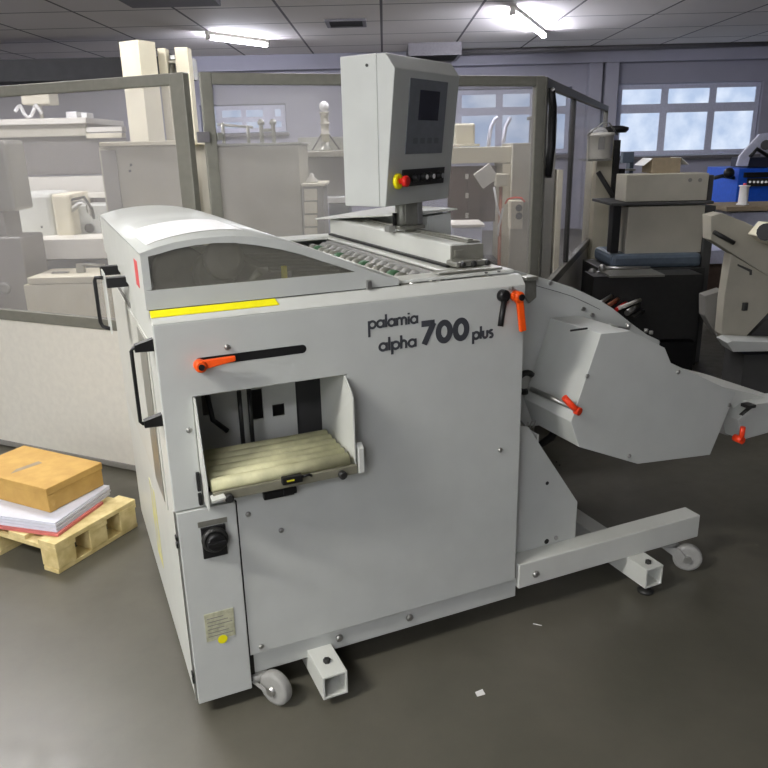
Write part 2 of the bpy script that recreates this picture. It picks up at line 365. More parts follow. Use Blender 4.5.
# slot with orange lever
pts = []
for i in range(13):
    a = math.pi / 2 + math.pi * i / 12; pts.append((.098 + .012 * math.cos(a), -.0006, 1.0945 + .012 * math.sin(a)))
for i in range(13):
    a = -math.pi / 2 + math.pi * i / 12; pts.append((.378 + .012 * math.cos(a), -.0006, 1.0945 + .012 * math.sin(a)))
MB().prism(pts, (0, .0005, 0)).build('slot', 'black', mach, label='long dark slot')
lv = MB().lathe([(.014, 0), (.016, .004), (.016, .03), (.012, .034)], (.095, -.0015, 1.09), (0, -1, 0)).build('clamp_lever', 'orange', mach, label='orange clamp lever')
MB().prism([(.095, -.028, 1.079), (.185, -.038, 1.095), (.185, -.038, 1.109), (.10, -.028, 1.105)], (0, .012, 0)).build('grip', 'orange', lv, bevel=.003)
MB().lathe([(.008, 0), (.008, .004)], (.095, -.036, 1.09), (0, -1, 0)).build('bolt', 'black', lv)

# electrical door with switch
dr = MB().box(-.006, .156, -.006, .010, .05, .680).build('electrical_door', 'paint_grey', mach, bevel=.002)
MB().box(.157, .1605, .0, .012, .07, .68).build('door_gap', 'black', mach)
q0 = on(200, 524, y=-.01); q1 = on(229, 552, y=-.01)
sw = MB().box(q0.x, q1.x - .004, -.014, -.0065, q1.z - .004, q0.z - .014).build('rotary_switch', 'black', dr, bevel=.002)
cx, cz = (q0.x + q1.x) / 2 - .001, (q0.z + q1.z) / 2 - .000
MB().box(q0.x - .006, q0.x + .075, -.0085, -.0065, q0.z - .012, q0.z + .004).build('switch_label', 'plate_metal', dr)
MB().lathe([(.037, 0), (.037, .010), (.032, .014), (.028, .014), (.028, .011), (.001, .011)], (cx, -.0142, cz), (0, -1, 0)).build('ring', 'dark_metal', dr)
MB().lathe([(.026, 0), (.026, .014), (.022, .018)], (cx, -.0255, cz), (0, -1, 0)).box(cx - .026, cx + .026, -.052, -.0436, cz - .007, cz + .007).build('knob', 'black', dr, bevel=.002)
q0 = on(204, 608, y=0); q1 = on(239, 640, y=0)
pl = MB().box(.036, .121, -.0085, -.0065, .256, .348).build('rating_plate', 'plate_label', dr)
for i in range(6): MB().box(.043, .115 - (i % 3) * .012, -.0092, -.0086, .270 + i * .012, .2725 + i * .012).build('print_line', 'grey_mid', pl)
MB().lathe([(.014, 0), (.014, .0006)], (.082, -.0093, .253), (0, -1, 0)).build('yellow_dot', 'yellow', dr)
for z in (.575, .125):
    for dz in (0, .022): MB().box(-.016, -.0105, -.006, .014, z + dz, z + dz + .014).build('hinge', 'black', mach, bevel=.002)
MB().box(-.012, -.0102, .006, .014, .06, .68).build('door_seam', 'grey_mid', mach)

# left side: raised door, translucent strip, handles, tape
sd = MB().box(-.014, -.0105, .15, 1.30, .62, 1.14).build('side_door', 'paint_dusk', mach, bevel=.003)
M['paint_side'] = mat('paint_side', (204, 204, 194), .45, var=.02)
sd.data.materials[0] = M['paint_side']
MB().box(-.0165, -.0142, .17, .36, .64, 1.13).build('inspection_strip', 'plate_metal', mach, bevel=.001)
MB().box(-.014, -.0105, .56, 1.0, 1.148, 1.165).build('vent_slot', 'grey_mid', mach)
MB().box(-.0115, -.0103, .56, .70, .20, .50).build('yellow_stain', 'yellow_worn', mach, label='worn yellow sticker')
def handle(a, c, out, r=.006):
    """bow handle: a (top mount), c (bottom mount) on the panel, standing off by vector out"""
    a = Vector(a); c = Vector(c); out = Vector(out)
    h = MB().path([a, a + out * .92, a + out + (c - a) * .03, a + out + (c - a) * .97, c + out * .92, c], r).build('handle', 'black', mach)
    for q in (a, c):
        e = out.normalized(); w = Vector((0, 0, .016)); y = Vector((0, .012, 0))
        MB().hexa([q - y - w, q + y - w, q + y - w * .6 + out * .85, q - y - w * .6 + out * .85, q - y + w, q + y + w, q + y + w * .5 + out * .85, q - y + w * .5 + out * .85]).build('handle_mount', 'black', h)
    return h
handle((-.0105, .03, 1.15), (-.0105, .03, .945), (-.055, 0, -.005), .005)
hb = MB().box(-.078, -.074, .56, .68, 1.07, 1.262).build('handle_plate', 'paint_pale', mach)
for y in (.53, .80): MB().box(-.0735, -.0105, y, y + .035, 1.222, 1.252).build('spacer', 'black', hb)
MB().path([(-.0785, .60, 1.245), (-.100, .62, 1.245), (-.104, .62, 1.235), (-.104, .62, 1.10), (-.098, .62, 1.085), (-.0785, .60, 1.08)], .006).build('handle', 'black', hb)


# hood
arc = [(-.016, 1.383), (.03, 1.396), (.07, 1.404), (.12, 1.409), (.17, 1.411), (.22, 1.410), (.277, 1.404), (.34, 1.391), (.398, 1.373), (.46, 1.350), (.54, 1.314), (.605, 1.284), (.65, 1.267), (.69, 1.256)]
warc = [(.002, 1.373), (.03, 1.378), (.07, 1.387), (.12, 1.393), (.17, 1.395), (.22, 1.392), (.275, 1.383), (.34, 1.367), (.396, 1.350), (.46, 1.325), (.52, 1.302), (.556, 1.2875)]
def ribbon(top, bot, y0, y1, mb):
    for i in range(len(top) - 1):
        a, c = top[i], top[i + 1]; d, e = bot[i], bot[i + 1]
        mb.hexa([(d[0], y0, d[1]), (e[0], y0, e[1]), (e[0], y1, e[1]), (d[0], y1, d[1]), (a[0], y0, a[1]), (c[0], y0, c[1]), (c[0], y1, c[1]), (a[0], y1, a[1])])
hd = MB()
# roof shell (single closed strip profile)
prof = [(x, .03, z) for x, z in arc] + [(x, .03, z - .006) for x, z in reversed(arc)]
n = len(prof); a_ = hd.verts([Vector(p) for p in prof]); b_ = hd.verts([Vector((p[0], D, p[2])) for p in prof])
for i in range(n):
    f = hd.b.faces.new((a_[i], b_[i], b_[(i + 1) % n], a_[(i + 1) % n])); f.smooth = True
for k2 in range(len(arc) - 1):
    hd.b.faces.new((a_[k2], a_[k2 + 1], a_[n - 2 - k2], a_[n - 1 - k2])); hd.b.faces.new((b_[k2], b_[k2 + 1], b_[n - 2 - k2], b_[n - 1 - k2]))
hood = hd.build('hood', 'paint_grey', mach)
# front frame of hood with window hole: upper rim, lower rail, right corner
fr = MB(); top = [(x, z - .0061) for x, z in arc]
def interp(tab, x):
    for (x0, z0), (x1, z1) in zip(tab, tab[1:]):
        if x0 <= x <= x1: return z0 + (z1 - z0) * (x - x0) / (x1 - x0)
    return tab[0][1] if x < tab[0][0] else tab[-1][1]
xs_ = [-.016, .002] + [.03, .07, .12, .17, .22, .277, .34, .398, .46, .52, .556, .605, .65, .69]
outl = [(x, interp(arc, x) - .001) for x in xs_]
inner = [(x, interp(warc, x)) for x in xs_[1:12]] + [(.556, 1.2875)]
fv = {}
def V2(x, z, y):
    k = (round(x, 5), round(z, 5), y)
    if k not in fv: fv[k] = fr.b.verts.new((x, y, z))
    return fv[k]
quads = []
for i in range(1, 12): quads.append([outl[i], outl[i + 1], inner[i] if i < len(inner) else inner[-1], inner[i - 1]])
quads.append([outl[0], outl[1], (.002, 1.29), (-.016, 1.29)])
low = xs_[:]
for i in range(len(xs_) - 1):
    x0, x1 = xs_[i], xs_[i + 1]
    quads.append([(x0, 1.2875 if 0 < i else 1.29), (x1, 1.2875), (x1, 1.2385), (x0, 1.2385)] if x1 <= .556 else None)
quads = [q for q in quads if q]
quads.append([(.556, 1.2875), outl[12], outl[13], (.605, 1.2385)]); quads.append([(.556, 1.2875), (.605, 1.2385), (.556, 1.2385)])
quads.append([outl[13], outl[14], (.65, 1.2385), (.605, 1.2385)]); quads.append([outl[14], outl[15], (.69, 1.2385), (.65, 1.2385)])
for q in quads:
    q = [tuple(p) for i, p in enumerate(q) if tuple(p) != tuple(q[i - 1])]
    fr.prism([(p[0], .0305, p[1]) for p in q], (0, .008, 0))
fr.build('hood_front', 'paint_grey', mach)
gl = MB(); pts = [(x, .034, z) for x, z in warc] + [(.002, .034, 1.288)]
gl.prism(pts, (0, .003, 0)).build('hood_window', 'smoked_glass', mach)
MB().box(-.016, -.012, .0385, D, 1.2385, 1.3756).build('hood_side', 'paint_pale', mach)
MB().prism([(max(x, -.0115), D - .01, z - .007) for x, z in arc] + [(.69, D - .01, 1.2385), (-.0115, D - .01, 1.2385)], (0, .009, 0)).build('hood_back', 'paint_grey', mach)
MB().box(-.01, .70, .0385, .055, 1.2352, 1.238).build('hood_gap', 'black', mach)
# paper sheet lying over the hood, follows the arc
def on_arc(x): return interp(arc, x) + .0008
def arcpatch(cor, y0s, y1s, th):
    mb = MB(); N = 12; g = []
    for i in range(N + 1):
        f = i / N; x = cor[0] + (cor[1] - cor[0]) * f
        ya = y0s[0] + (y0s[1] - y0s[0]) * f; yb = y1s[0] + (y1s[1] - y1s[0]) * f; z = on_arc(x)
        g.append([mb.b.verts.new(p) for p in ((x, ya, z), (x, yb, z), (x, yb, z + th), (x, ya, z + th))])
    for A, B in zip(g, g[1:]):
        for k in range(4): mb.b.faces.new((A[k], A[(k + 1) % 4], B[(k + 1) % 4], B[k]))
    mb.b.faces.new(list(reversed(g[0]))); mb.b.faces.new(g[-1]); return mb
single(arcpatch((.01, .295), (.115, .24), (.50, .62), .0012).build('paper_sheet', 'white_paper'), 'blank white sheet of paper lying on top of the curved hood', 'paper')
MB().box(-.0172, -.0162, .13, .20, 1.28, 1.35).build('warning_sticker', 'red_sticker', mach, label='red sticker')
MB().prism([(-.010, .0145, 1.2205), (.325, .0145, 1.2205), (.318, .0295, 1.2355), (-.010, .0295, 1.2355)], (0, -.001, .0012)).build('yellow_tape', 'yellow', mach, label='bright yellow tape')
for x in (.59, .0):
    pass
MB().box(.585, .60, .020, .0295, 1.2365, 1.262).build('hood_latch', 'steel', mach, bevel=.002)
# works under the hood
MB().box(.02, .68, .1, 1.3, 1.14, 1.16).build('inner_deck', 'paint_pale', mach)
MB().lathe([(.075, 0), (.085, .01), (.085, .07), (.075, .08), (.03, .08), (.03, .1)], (.13, .42, 1.27), (0, -1, 0)).build('drive_wheel', 'dark_metal', mach)
MB().lathe([(.055, 0), (.06, .01), (.06, .05), (.05, .06)], (.20, .25, 1.29), (0, -1, 0)).build('drive_wheel', 'grey_dark', mach)
MB().lathe([(.055, 0), (.055, .03), (.03, .05)], (.215, .18, 1.33), (.2, -1, .2)).build('belt_pulley', 'grey_mid', mach)
for i in range(9):
    y = .15 + .1 * i; MB().tube((.34, y, 1.235), (.66, y, 1.215), .014).build('feed_shaft', 'steel', mach)
MB().box(.30, .33, .12, .5, 1.17, 1.31).box(.33, .42, .2, .23, 1.2, 1.28).build('bearing_plate', 'grey_mid', mach)
MB().box(.365, .378, .10, .115, 1.16, 1.31).box(.36, .383, .09, .125, 1.20, 1.27).build('brass_guide', 'yellow_dull', mach)
MB().path([(.30, .1, 1.30), (.27, .12, 1.27), (.31, .1, 1.24), (.36, .14, 1.255), (.42, .2, 1.23)], .012).build('hose', 'plate_metal', mach)
MB().path([(.4, .12, 1.20), (.46, .2, 1.26), (.55, .3, 1.24), (.62, .42, 1.22)], .008).build('hose', 'paint_dusk', mach)
for i in range(6): MB().tube((.3 + i * .05, .09, 1.2 + .012 * (i % 3)), (.33 + i * .05, .15, 1.24), .013).build('guide_finger', 'steel', mach)
# deck right of the hood with the roller track
MB().grid([.692, .722, .90, 1.094], [.05, .13, 1.22, D - .012], lambda x, y: not (.722 < x < .90 and .13 < y < 1.22), lambda x, y: Vector((x, y, 1.238)), (0, 0, .010)).build('top_deck', 'paint_pale', mach, bevel=.002)
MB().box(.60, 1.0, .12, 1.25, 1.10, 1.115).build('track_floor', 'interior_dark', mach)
MB().box(.723, .735, .14, 1.2, 1.21, 1.236).box(.885, .899, .14, 1.2, 1.195, 1.236).build('track_side', 'paint_dusk', mach)
MB().tube((.81, .14, 1.205), (.81, 1.21, 1.205), .010).tube((.86, .14, 1.215), (.86, 1.21, 1.215), .008).build('track_shaft', 'steel', mach)
for i in range(16):
    y = .19 + i * .063
    MB().lathe([(.018, 0), (.027, .004), (.027, .030), (.018, .034)], (.81, y, 1.205), (0, 1, 0), 18).build('track_roller', 'plate_metal' if i % 4 != 2 else 'roller_green', mach)
    MB().lathe([(.013, 0), (.019, .003), (.019, .022), (.013, .025)], (.86, y + .01, 1.215), (0, 1, 0), 14).build('track_roller', 'rubber', mach)
# rail over the track
MB().prism([(.945, .19, 1.2515), (.945, .19, 1.318), (.955, .19, 1.322), (1.06, .19, 1.318), (1.06, .19, 1.2515)], (0, 1.12, 0)).build('cross_rail', 'paint_pale', mach, bevel=.003)
MB().box(.945, 1.062, .182, .1895, 1.2515, 1.316).box(.955, .985, .176, .182, 1.285, 1.302).build('rail_end_cap', 'rail_olive', mach)
MB().box(1.005, 1.055, .19, 1.28, 1.3205, 1.326).box(1.015, 1.035, .2, 1.27, 1.326, 1.331).build('guide_strip', 'plate_metal', mach)
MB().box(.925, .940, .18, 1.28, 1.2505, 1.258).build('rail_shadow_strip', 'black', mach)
MB().box(.835, 1.06, .06, .115, 1.2505, 1.256).build('deck_strip', 'plate_metal', mach, bevel=.002)
sl = MB().prism([(.93, .12, 1.2565), (.93, .12, 1.272), (.96, .12, 1.276), (1.05, .12, 1.272), (1.06, .12, 1.2565)], (0, .07, 0)).build('slide_block', 'plate_metal', mach, bevel=.003)
for x in (.95, .99, 1.04): MB().lathe([(.010, 0), (.009, .006), (.006, .008)], (x, .1195, 1.265), (0, -1, 0), 14).build('bolt', 'dark_metal', sl)
# white cover tray behind the rail and its grey side
mb = MB(); tp = [Vector(p) for p in ((.885, 1.33, 1.3225), (1.062, .60, 1.384), (1.20, .60, 1.394), (1.30, 1.33, 1.362))]
mb.prism(tp, (0, 0, -.005)); mb.build('cover_tray', 'paint_pale', mach)
MB().hexa([(1.085, .62, 1.2515), (1.185, .62, 1.2515), (1.24, 1.30, 1.2515), (1.085, 1.30, 1.2515), (1.085, .62, 1.370), (1.185, .62, 1.378), (1.24, 1.30, 1.348), (1.085, 1.30, 1.338)]).build('cover_box', 'paint_grey', mach, bevel=.002)

# pillar + control box
yaw = math.radians(33.3); fx = Vector((math.cos(yaw), math.sin(yaw), 0)); bx = Vector((-math.sin(yaw), math.cos(yaw), 0))   # along the front, to the back
K0 = on(385, 207, y=.45)
def isect(u, v, a, d):
    r = ray(u, v); det = -r.x * d.y + r.y * d.x; bxx = a.x - CAM.x; byy = a.y - CAM.y
    t = (-bxx * d.y + byy * d.x) / det; s = (r.x * byy - r.y * bxx) / det
    return s, CAM.z + r.z * t
W, _ = isect(450, 130, K0, fx); L, _ = isect(342.5, 130, K0, bx); _, ztop = isect(385, 53, K0, fx)
zb = K0.z; H = ztop - zb; W *= .97
T = lambda a, b, c: K0 + fx * a + bx * b + UP * c
cb = MB().hexa([T(0, .022, 0), T(W, .022, 0), T(W, L, 0), T(0, L, 0), T(0, .022, H), T(W, .022, H), T(W, L, H), T(0, L, H)]).build('control_box', 'paint_grey', mach, bevel=.003)
def fy(c): return -.002 - .045 * c / (H * .9)     # the front leans outwards towards the top
MB().prism([T(.001, .0215, .0), T(.001, fy(0), .0), T(.001, fy(H * .9), H * .9), T(.001, -.012, H - .001), T(.001, .0215, H - .001)], fx * (W - .002)).build('front_cover', 'paint_dusk', cb, bevel=.003)
cb.children[0].data.materials[0] = M['paint_grey']
def fpt(a, c, o=0): return T(a, fy(c) - o, c)
def fplate(a0, a1, c0, c1, o0, o1, name, m, par, bev=.001):
    return MB().hexa([fpt(a0, c0, o1), fpt(a1, c0, o1), fpt(a1, c0, o0), fpt(a0, c0, o0), fpt(a0, c1, o1), fpt(a1, c1, o1), fpt(a1, c1, o0), fpt(a0, c1, o0)]).build(name, m, par, bevel=bev)
sc = fplate(W * .22, W * .80, H * .35, H * .85, .0002, .003, 'screen_panel', 'screen_grey', cb)
fplate(W * .37, W * .68, H * .58, H * .78, .0032, .004, 'display', 'screen_dark', sc)
for i in range(4): fplate(W * (.32 + .11 * i), W * (.39 + .11 * i), H * .42, H * .46, .0032, .0036, 'key', 'screen_key', sc)
MB().box(0, 0, 0, 0, 0, 0) if False else None
bp_ = fplate(W * .2, W * .86, H * .125, H * .245, .0002, .006, 'button_panel', 'dark_metal', cb)
nb = -bx
es = MB().lathe([(.026, 0), (.026, .010), (.018, .012)], fpt(W * .115, H * .17, .0062), nb).build('emergency_stop', 'yellow', cb, label='yellow emergency stop with red button')
MB().lathe([(.010, 0), (.010, .014), (.018, .016), (.019, .028), (.013, .033)], fpt(W * .115, H * .17, .0185), nb).build('button', 'red', es)
for i, a in enumerate((.36, .49, .6, .75)):
    kb = MB().lathe([(.016, 0), (.016, .008), (.012, .009), (.012, .018), (.010, .020)], fpt(W * a, H * .185, .0064), nb, 18).build('push_button', 'black', bp_)
    MB().lathe([(.0085, 0), (.0085, .002)], fpt(W * a, H * .185, .0268), nb, 14).build('button_cap', ('dark_metal', 'white_paper', 'white_paper', 'steel')[i], kb)
MB().lathe([(.005, 0), (.005, .003)], T(-.0003, L * .35, H * .93), -fx, 12).build('screw', 'dark_metal', cb)
pc = on(408, 225, y=.5); px, py = .99, .62
MB().box(px - .045, px + .06, py - .05, py + .05, 1.3325, 1.345).build('pillar_foot', 'plate_metal', mach, bevel=.002)
MB().tube((px - .01, py, 1.345), (px - .01, py, zb - .001), .026).box(px - .012, px + .04, py - .03, py + .03, 1.3455, zb - .002).build('pillar', 'plate_metal', mach, bevel=.003)
MB().box(px + .042, px + .062, py - .025, py + .015, 1.3455, zb - .002).build('pillar_bracket', 'steel', mach, bevel=.002)
MB().tube((px - .045, py - .01, 1.3455), (px - .045, py - .01, 1.39), .008).build('clamp_knob', 'black', mach)
MB().box(px - .072, px - .047, py - .02, py + .02, 1.3225, 1.345).build('nut_block', 'steel', mach)

# clamp levers at the right end of the front
lv = MB().lathe([(.016, 0), (.019, .004), (.019, .022), (.014, .028)], (1.018, -.0005, 1.182), (0, -1, 0)).build('clamp_lever', 'black', mach, label='black clamp lever')
MB().path([(1.018, -.020, 1.175), (1.005, -.026, 1.12), (.999, -.03, 1.093)], .009).build('grip', 'black', lv)
lv = MB().lathe([(.014, 0), (.017, .003), (.017, .03), (.012, .035)], (1.066, -.0005, 1.176), (0, -1, 0)).build('clamp_lever', 'orange', mach, label='orange clamp lever hanging down')
MB().prism([(1.040, -.03, 1.190), (1.078, -.03, 1.186), (1.092, -.036, 1.07), (1.070, -.036, 1.066), (1.060, -.03, 1.155), (1.036, -.03, 1.176)], (0, .014, 0)).build('grip', 'orange', lv, bevel=.004)
MB().lathe([(.010, 0), (.010, .004)], (1.068, -.0355, 1.176), (0, -1, 0)).build('bolt', 'black', lv)
MB().tube((1.018, -.014, 1.182), (1.050, -.014, 1.182), .006).build('lever_link', 'steel', mach)
for x in (.985, 1.03): MB().lathe([(.005, 0), (.005, .003)], (x, .035, 1.2472), (0, 0, 1), 12).build('screw', 'dark_metal', mach)
MB().lathe([(.006, 0), (.006, .012)], (1.05, -.0005, 1.2), (0, -1, 0), 12).build('screw', 'steel', mach)

# lettering: stroke font in round geometric sans
def arcp(cx, cy, rx, ry, a0, a1, n=20):
    return [(cx + rx * math.cos(math.radians(a0 + (a1 - a0) * i / n)), cy + ry * math.sin(math.radians(a0 + (a1 - a0) * i / n))) for i in range(n + 1)]
X = 1.0   # x-height
G = {
    'p': (1.1, [arcp(.55, .5, .42, .42, 0, 360), [(.12, 1), (.12, -.55)]]),
    'P': (1.1, [arcp(.55, .5, .42, .42, 0, 360), [(.12, 1), (.12, -1.0)]]),
    'a': (1.12, [arcp(.5, .5, .42, .42, 0, 360), [(.92, 1), (.92, 0)]]),
    'l': (.34, [[(.12, 1.6), (.12, 0)]]),
    'm': (1.55, [[(.12, 1), (.12, 0)], arcp(.42, .62, .3, .32, 180, 0) + [(.72, 0)], arcp(1.02, .62, .3, .32, 180, 0) + [(1.32, 0)]]),
    'i': (.34, [[(.12, 1), (.12, 0)], [(.12, 1.45), (.12, 1.25)]]),
    'h': (.95, [[(.12, 1.6), (.12, 0)], arcp(.42, .6, .3, .34, 180, 0) + [(.72, 0)]]),
    'u': (.95, [[(.12, 1), (.12, .4)] + arcp(.42, .4, .3, .34, 180, 360) + [(.72, 1)]]),
    's': (.7, [arcp(.33, .73, .22, .2, 35, 270, 14)[:-1] + arcp(.33, .27, .22, .25, 90, -145, 14)]),
    '7': (.95, [[(.06, 1.38), (.86, 1.38)], [(.80, 1.38), (.22, 0)]]),
    '0': (1.05, [arcp(.5, .69, .36, .60, 0, 360, 32)]),
}
def lettering(text, x, z, size, w, mb, sx=1.0):
    for ch in text:
        adv, strokes = G[ch]
        for si, st in enumerate(strokes):
            yo = -.0012 - .00025 * si - .0001 * (adv % .07 > .035)
            closed = (abs(st[0][0] - st[-1][0]) < 1e-6 and abs(st[0][1] - st[-1][1]) < 1e-6)
            pts = [Vector((x + p[0] * size * sx, z + p[1] * size)) for p in st]
            if closed: pts = pts[:-1]
            n = len(pts); L_ = []; R_ = []
            for i in range(n):
                a = pts[i - 1] if (i > 0 or closed) else pts[i]; c = pts[(i + 1) % n] if (i < n - 1 or closed) else pts[i]
                d = (c - a).normalized(); nn = Vector((-d.y, d.x)) * w / 2
                L_.append(pts[i] + nn); R_.append(pts[i] - nn)
            vf = [[mb.b.verts.new((q.x, y_, q.y)) for q in side] for y_ in (yo, -.0003) for side in (L_, R_)]
            for i in range(n if closed else n - 1):
                j = (i + 1) % n
                mb.b.faces.new((vf[0][i], vf[0][j], vf[1][j], vf[1][i])); mb.b.faces.new((vf[2][i], vf[3][i], vf[3][j], vf[2][j]))
                mb.b.faces.new((vf[0][i], vf[2][i], vf[2][j], vf[0][j])); mb.b.faces.new((vf[1][i], vf[1][j], vf[3][j], vf[3][i]))
            if not closed:
                for i in (0, n - 1): mb.b.faces.new((vf[0][i], vf[1][i], vf[3][i], vf[2][i]))
        x += adv * size * sx
    return x
mb = MB(); lettering('Palamia', .576, 1.127, .0235, .0070, mb, 1.02); mb.build('lettering', 'ink', mach, label='small grey word palamia')
mb = MB(); e = lettering('alpha', .608, 1.057, .0250, .0076, mb, 1.06); mb.build('lettering', 'ink', mach, label='small grey word alpha')
mb = MB(); e = lettering('700', .742, 1.060, .0455, .0185, mb, 1.2); mb.build('lettering', 'ink', mach, label='bold grey number 700')
mb = MB(); e = lettering('plus', .918, 1.054, .0245, .0080, mb); mb.build('lettering', 'ink', mach, label='small grey word plus')

# base frame
MB().box(.162, 1.12, .014, .064, .085, .160).build('base_rail', 'paint_grey', mach, bevel=.003)
MB().box(.162, .22, 1.30, 1.35, .085, .160).box(.22, 1.12, 1.30, 1.35, .085, .16).build('base_rail', 'paint_grey', mach, bevel=.003)
MB().box(1.121, 1.962, -.001, .078, .122, .218).build('base_beam', 'paint_pale', mach, bevel=.004)
MB().box(1.121, 1.962, 1.28, 1.358, .122, .218).build('base_beam', 'paint_pale', mach, bevel=.004)
for x in (1.19, .7, .45): MB().lathe([(.013, 0), (.013, .006), (.008, .010)], (x, -.0015 if x > 1.12 else .0135, .165 if x > 1.12 else .125), (0, -1, 0), 6).build('bolt', 'steel', mach)
def hollow(x0, x1, y0, y1, z0, z1, w, name, m):
    mb = MB().grid([x0, x0 + w, x1 - w, x1], [z0, z0 + w, z1 - w, z1], lambda x, z: not (x0 + w < x < x1 - w and z0 + w < z < z1 - w), lambda x, z: Vector((x, y0, z)), (0, y1 - y0, 0))
    return mb.build(name, m, mach, bevel=.0015)
for x0, zt in ((.342, .112), (1.612, .121)):
    h = hollow(x0, x0 + .08, -.13 if x0 < 1 else -.10, 1.30 if x0 < 1 else 1.36, zt - .08, zt, .007, 'cross_tube', 'paint_pale')
    MB().lathe([(.012, 0), (.012, .010), (.007, .012)], (x0 + .038, -.065, zt + .0005), (0, 0, 1), 6).build('bolt', 'dark_metal', h)
    MB().tube((x0 + .038, -.065, .016), (x0 + .038, -.065, zt - .0815), .007).lathe([(.03, 0), (.03, .008), (.012, .016)], (x0 + .038, -.065, 0.0), (0, 0, 1)).build('levelling_foot', 'dark_metal', h)
    MB().box(x0 + .0075, x0 + .0725, .0, .01, zt - .0725, zt - .0075).build('end_plug', 'interior_dark', h)
def castor(x, y, ztop, ang):
    R = .055; d = Vector((math.cos(ang), math.sin(ang), 0)); nn = Vector((-d.y, d.x, 0)); c = Vector((x, y, R)) + d * .075
    k = MB().tube((x, y, ztop - .022), (x, y, ztop - .0005), .03).prism([Vector((x, y, ztop - .022)) - d * .03 + nn * .022, Vector((x, y, ztop - .022)) + d * .04 + nn * .022, c + d * .012 - UP * .012 + nn * .022, c - d * .02 - UP * .012 + nn * .022], nn * .004)
    k.prism([Vector((x, y, ztop - .022)) - d * .03 - nn * .026, Vector((x, y, ztop - .022)) + d * .04 - nn * .026, c + d * .012 - UP * .012 - nn * .026, c - d * .02 - UP * .012 - nn * .026], nn * .004)
    k = k.build('castor', 'rubber', mach)
    MB().lathe([(R - .012, -.017), (R - .003, -.015), (R, -.010), (R, .010), (R - .003, .015), (R - .012, .017)], c, nn, 32).build('wheel', 'rubber', k)
    MB().lathe([(.014, -.03), (.014, .03)], c, nn, 12).build('axle', 'steel', k)
castor(.182, .025, .0845, math.radians(-58)); castor(1.845, .035, .1215, math.radians(-42))
castor(.25, 1.32, .084, math.radians(60)); castor(1.85, 1.32, .121, math.radians(30))
# upright support plate on the beam
sp_ = MB().prism([(1.107, .07, .219), (1.107, .07, .72), (1.185, .07, .70), (1.415, .07, .365), (1.415, .07, .219)], (0, .006, 0)).build('support_plate', 'paint_grey', mach, bevel=.001)
MB().prism([(1.235, .0765, .219), (1.235, .0765, .66), (1.235, .35, .66), (1.235, .35, .219)], (-.006, 0, 0)).build('support_web', 'paint_grey', mach)
MB().box(1.12, 1.42, 1.30, 1.31, .219, .7).build('support_plate', 'paint_grey', mach)
for x, z, r in ((1.285, .235, .010), (1.275, .47, .007), (1.31, .545, .004), (1.325, .53, .003)): MB().lathe([(r, 0), (r, .001)], (x, .0695, z), (0, -1, 0), 14).build('bolt_hole', 'black', sp_)
MB().lathe([(.009, 0), (.009, .005)], (1.325, .0695, .24), (0, -1, 0), 6).build('bolt', 'steel', sp_)

# curved side plate of the folding table at right
carc = [(1.107, 1.236), (1.17, 1.222), (1.24, 1.204), (1.311, 1.181), (1.415, 1.147), (1.48, 1.124), (1.542, 1.095), (1.61, 1.062), (1.671, 1.027), (1.764, .960), (1.853, .902), (1.917, .872)]
cl = [(1.917, .80), (1.75, .70), (1.45, .60), (1.30, .62), (1.20, .74), (1.107, .80)]
MB().prism([(x, .25, z) for x, z in carc + cl], (0, .02, 0)).build('curved_plate', 'paint_grey', mach, bevel=.003)
MB().prism([(x, .25, z) for x, z in carc + cl], (0, .02, 0)).build('curved_plate', 'paint_grey', mach, bevel=.003).location.y = .93
# thin rim line and table sheet between the plates
rim = [(x, z - .034) for x, z in carc[:8]]
mb = MB()
for p, q in zip(rim, rim[1:]): mb.hexa([(p[0], .2485, p[1]), (q[0], .2485, q[1]), (q[0], .2497, q[1]), (p[0], .2497, p[1]), (p[0], .2485, p[1] + .002), (q[0], .2485, q[1] + .002), (q[0], .2497, q[1] + .002), (p[0], .2497, p[1] + .002)])
mb.build('seam', 'grey_dark', mach)
mb = MB()
for p, q in zip(carc, carc[1:]): mb.hexa([(p[0], .271, p[1] - .03), (q[0], .271, q[1] - .03), (q[0], 1.179, q[1] - .03), (p[0], 1.179, p[1] - .03), (p[0], .271, p[1] - .024), (q[0], .271, q[1] - .024), (q[0], 1.179, q[1] - .024), (p[0], 1.179, p[1] - .024)])
mb.build('table_sheet', 'plate_metal', mach)
MB().box(1.13, 1.8, .3, 1.1, .78, .84).box(1.2, 1.5, .3, 1.1, .64, .78).build('folding_unit', 'dark_metal', mach, bevel=.01)
for q in (on(583, 309, y=.25), on(592, 315, y=.25), on(559, 326, y=.25), on(550, 283, y=.25)):
    MB().lathe([(.008, 0), (.008, .005)], (q.x, .2495, q.z), (0, -1, 0), 14).build('screw', 'steel', mach)
q = on(534, 277, y=.2); MB().box(q.x - .03, q.x + .02, .20, .2495, q.z - .012, q.z + .001).prism([(q.x - .02, .235, q.z - .011), (q.x + .035, .235, q.z - .011), (q.x + .04, .235, q.z - .08), (q.x + .01, .235, q.z - .10), (q.x - .01, .235, q.z - .07)], (0, .012, 0)).build('mount_bracket', 'plate_metal', mach, bevel=.003)
for u, v in ((646, 331), (651, 333)):
    q = on(u, v, y=.26); MB().lathe([(.008, 0), (.008, .012)], (q.x, .26, q.z - .004), (0, 0, 1), 10).build('bolt', 'steel', mach)

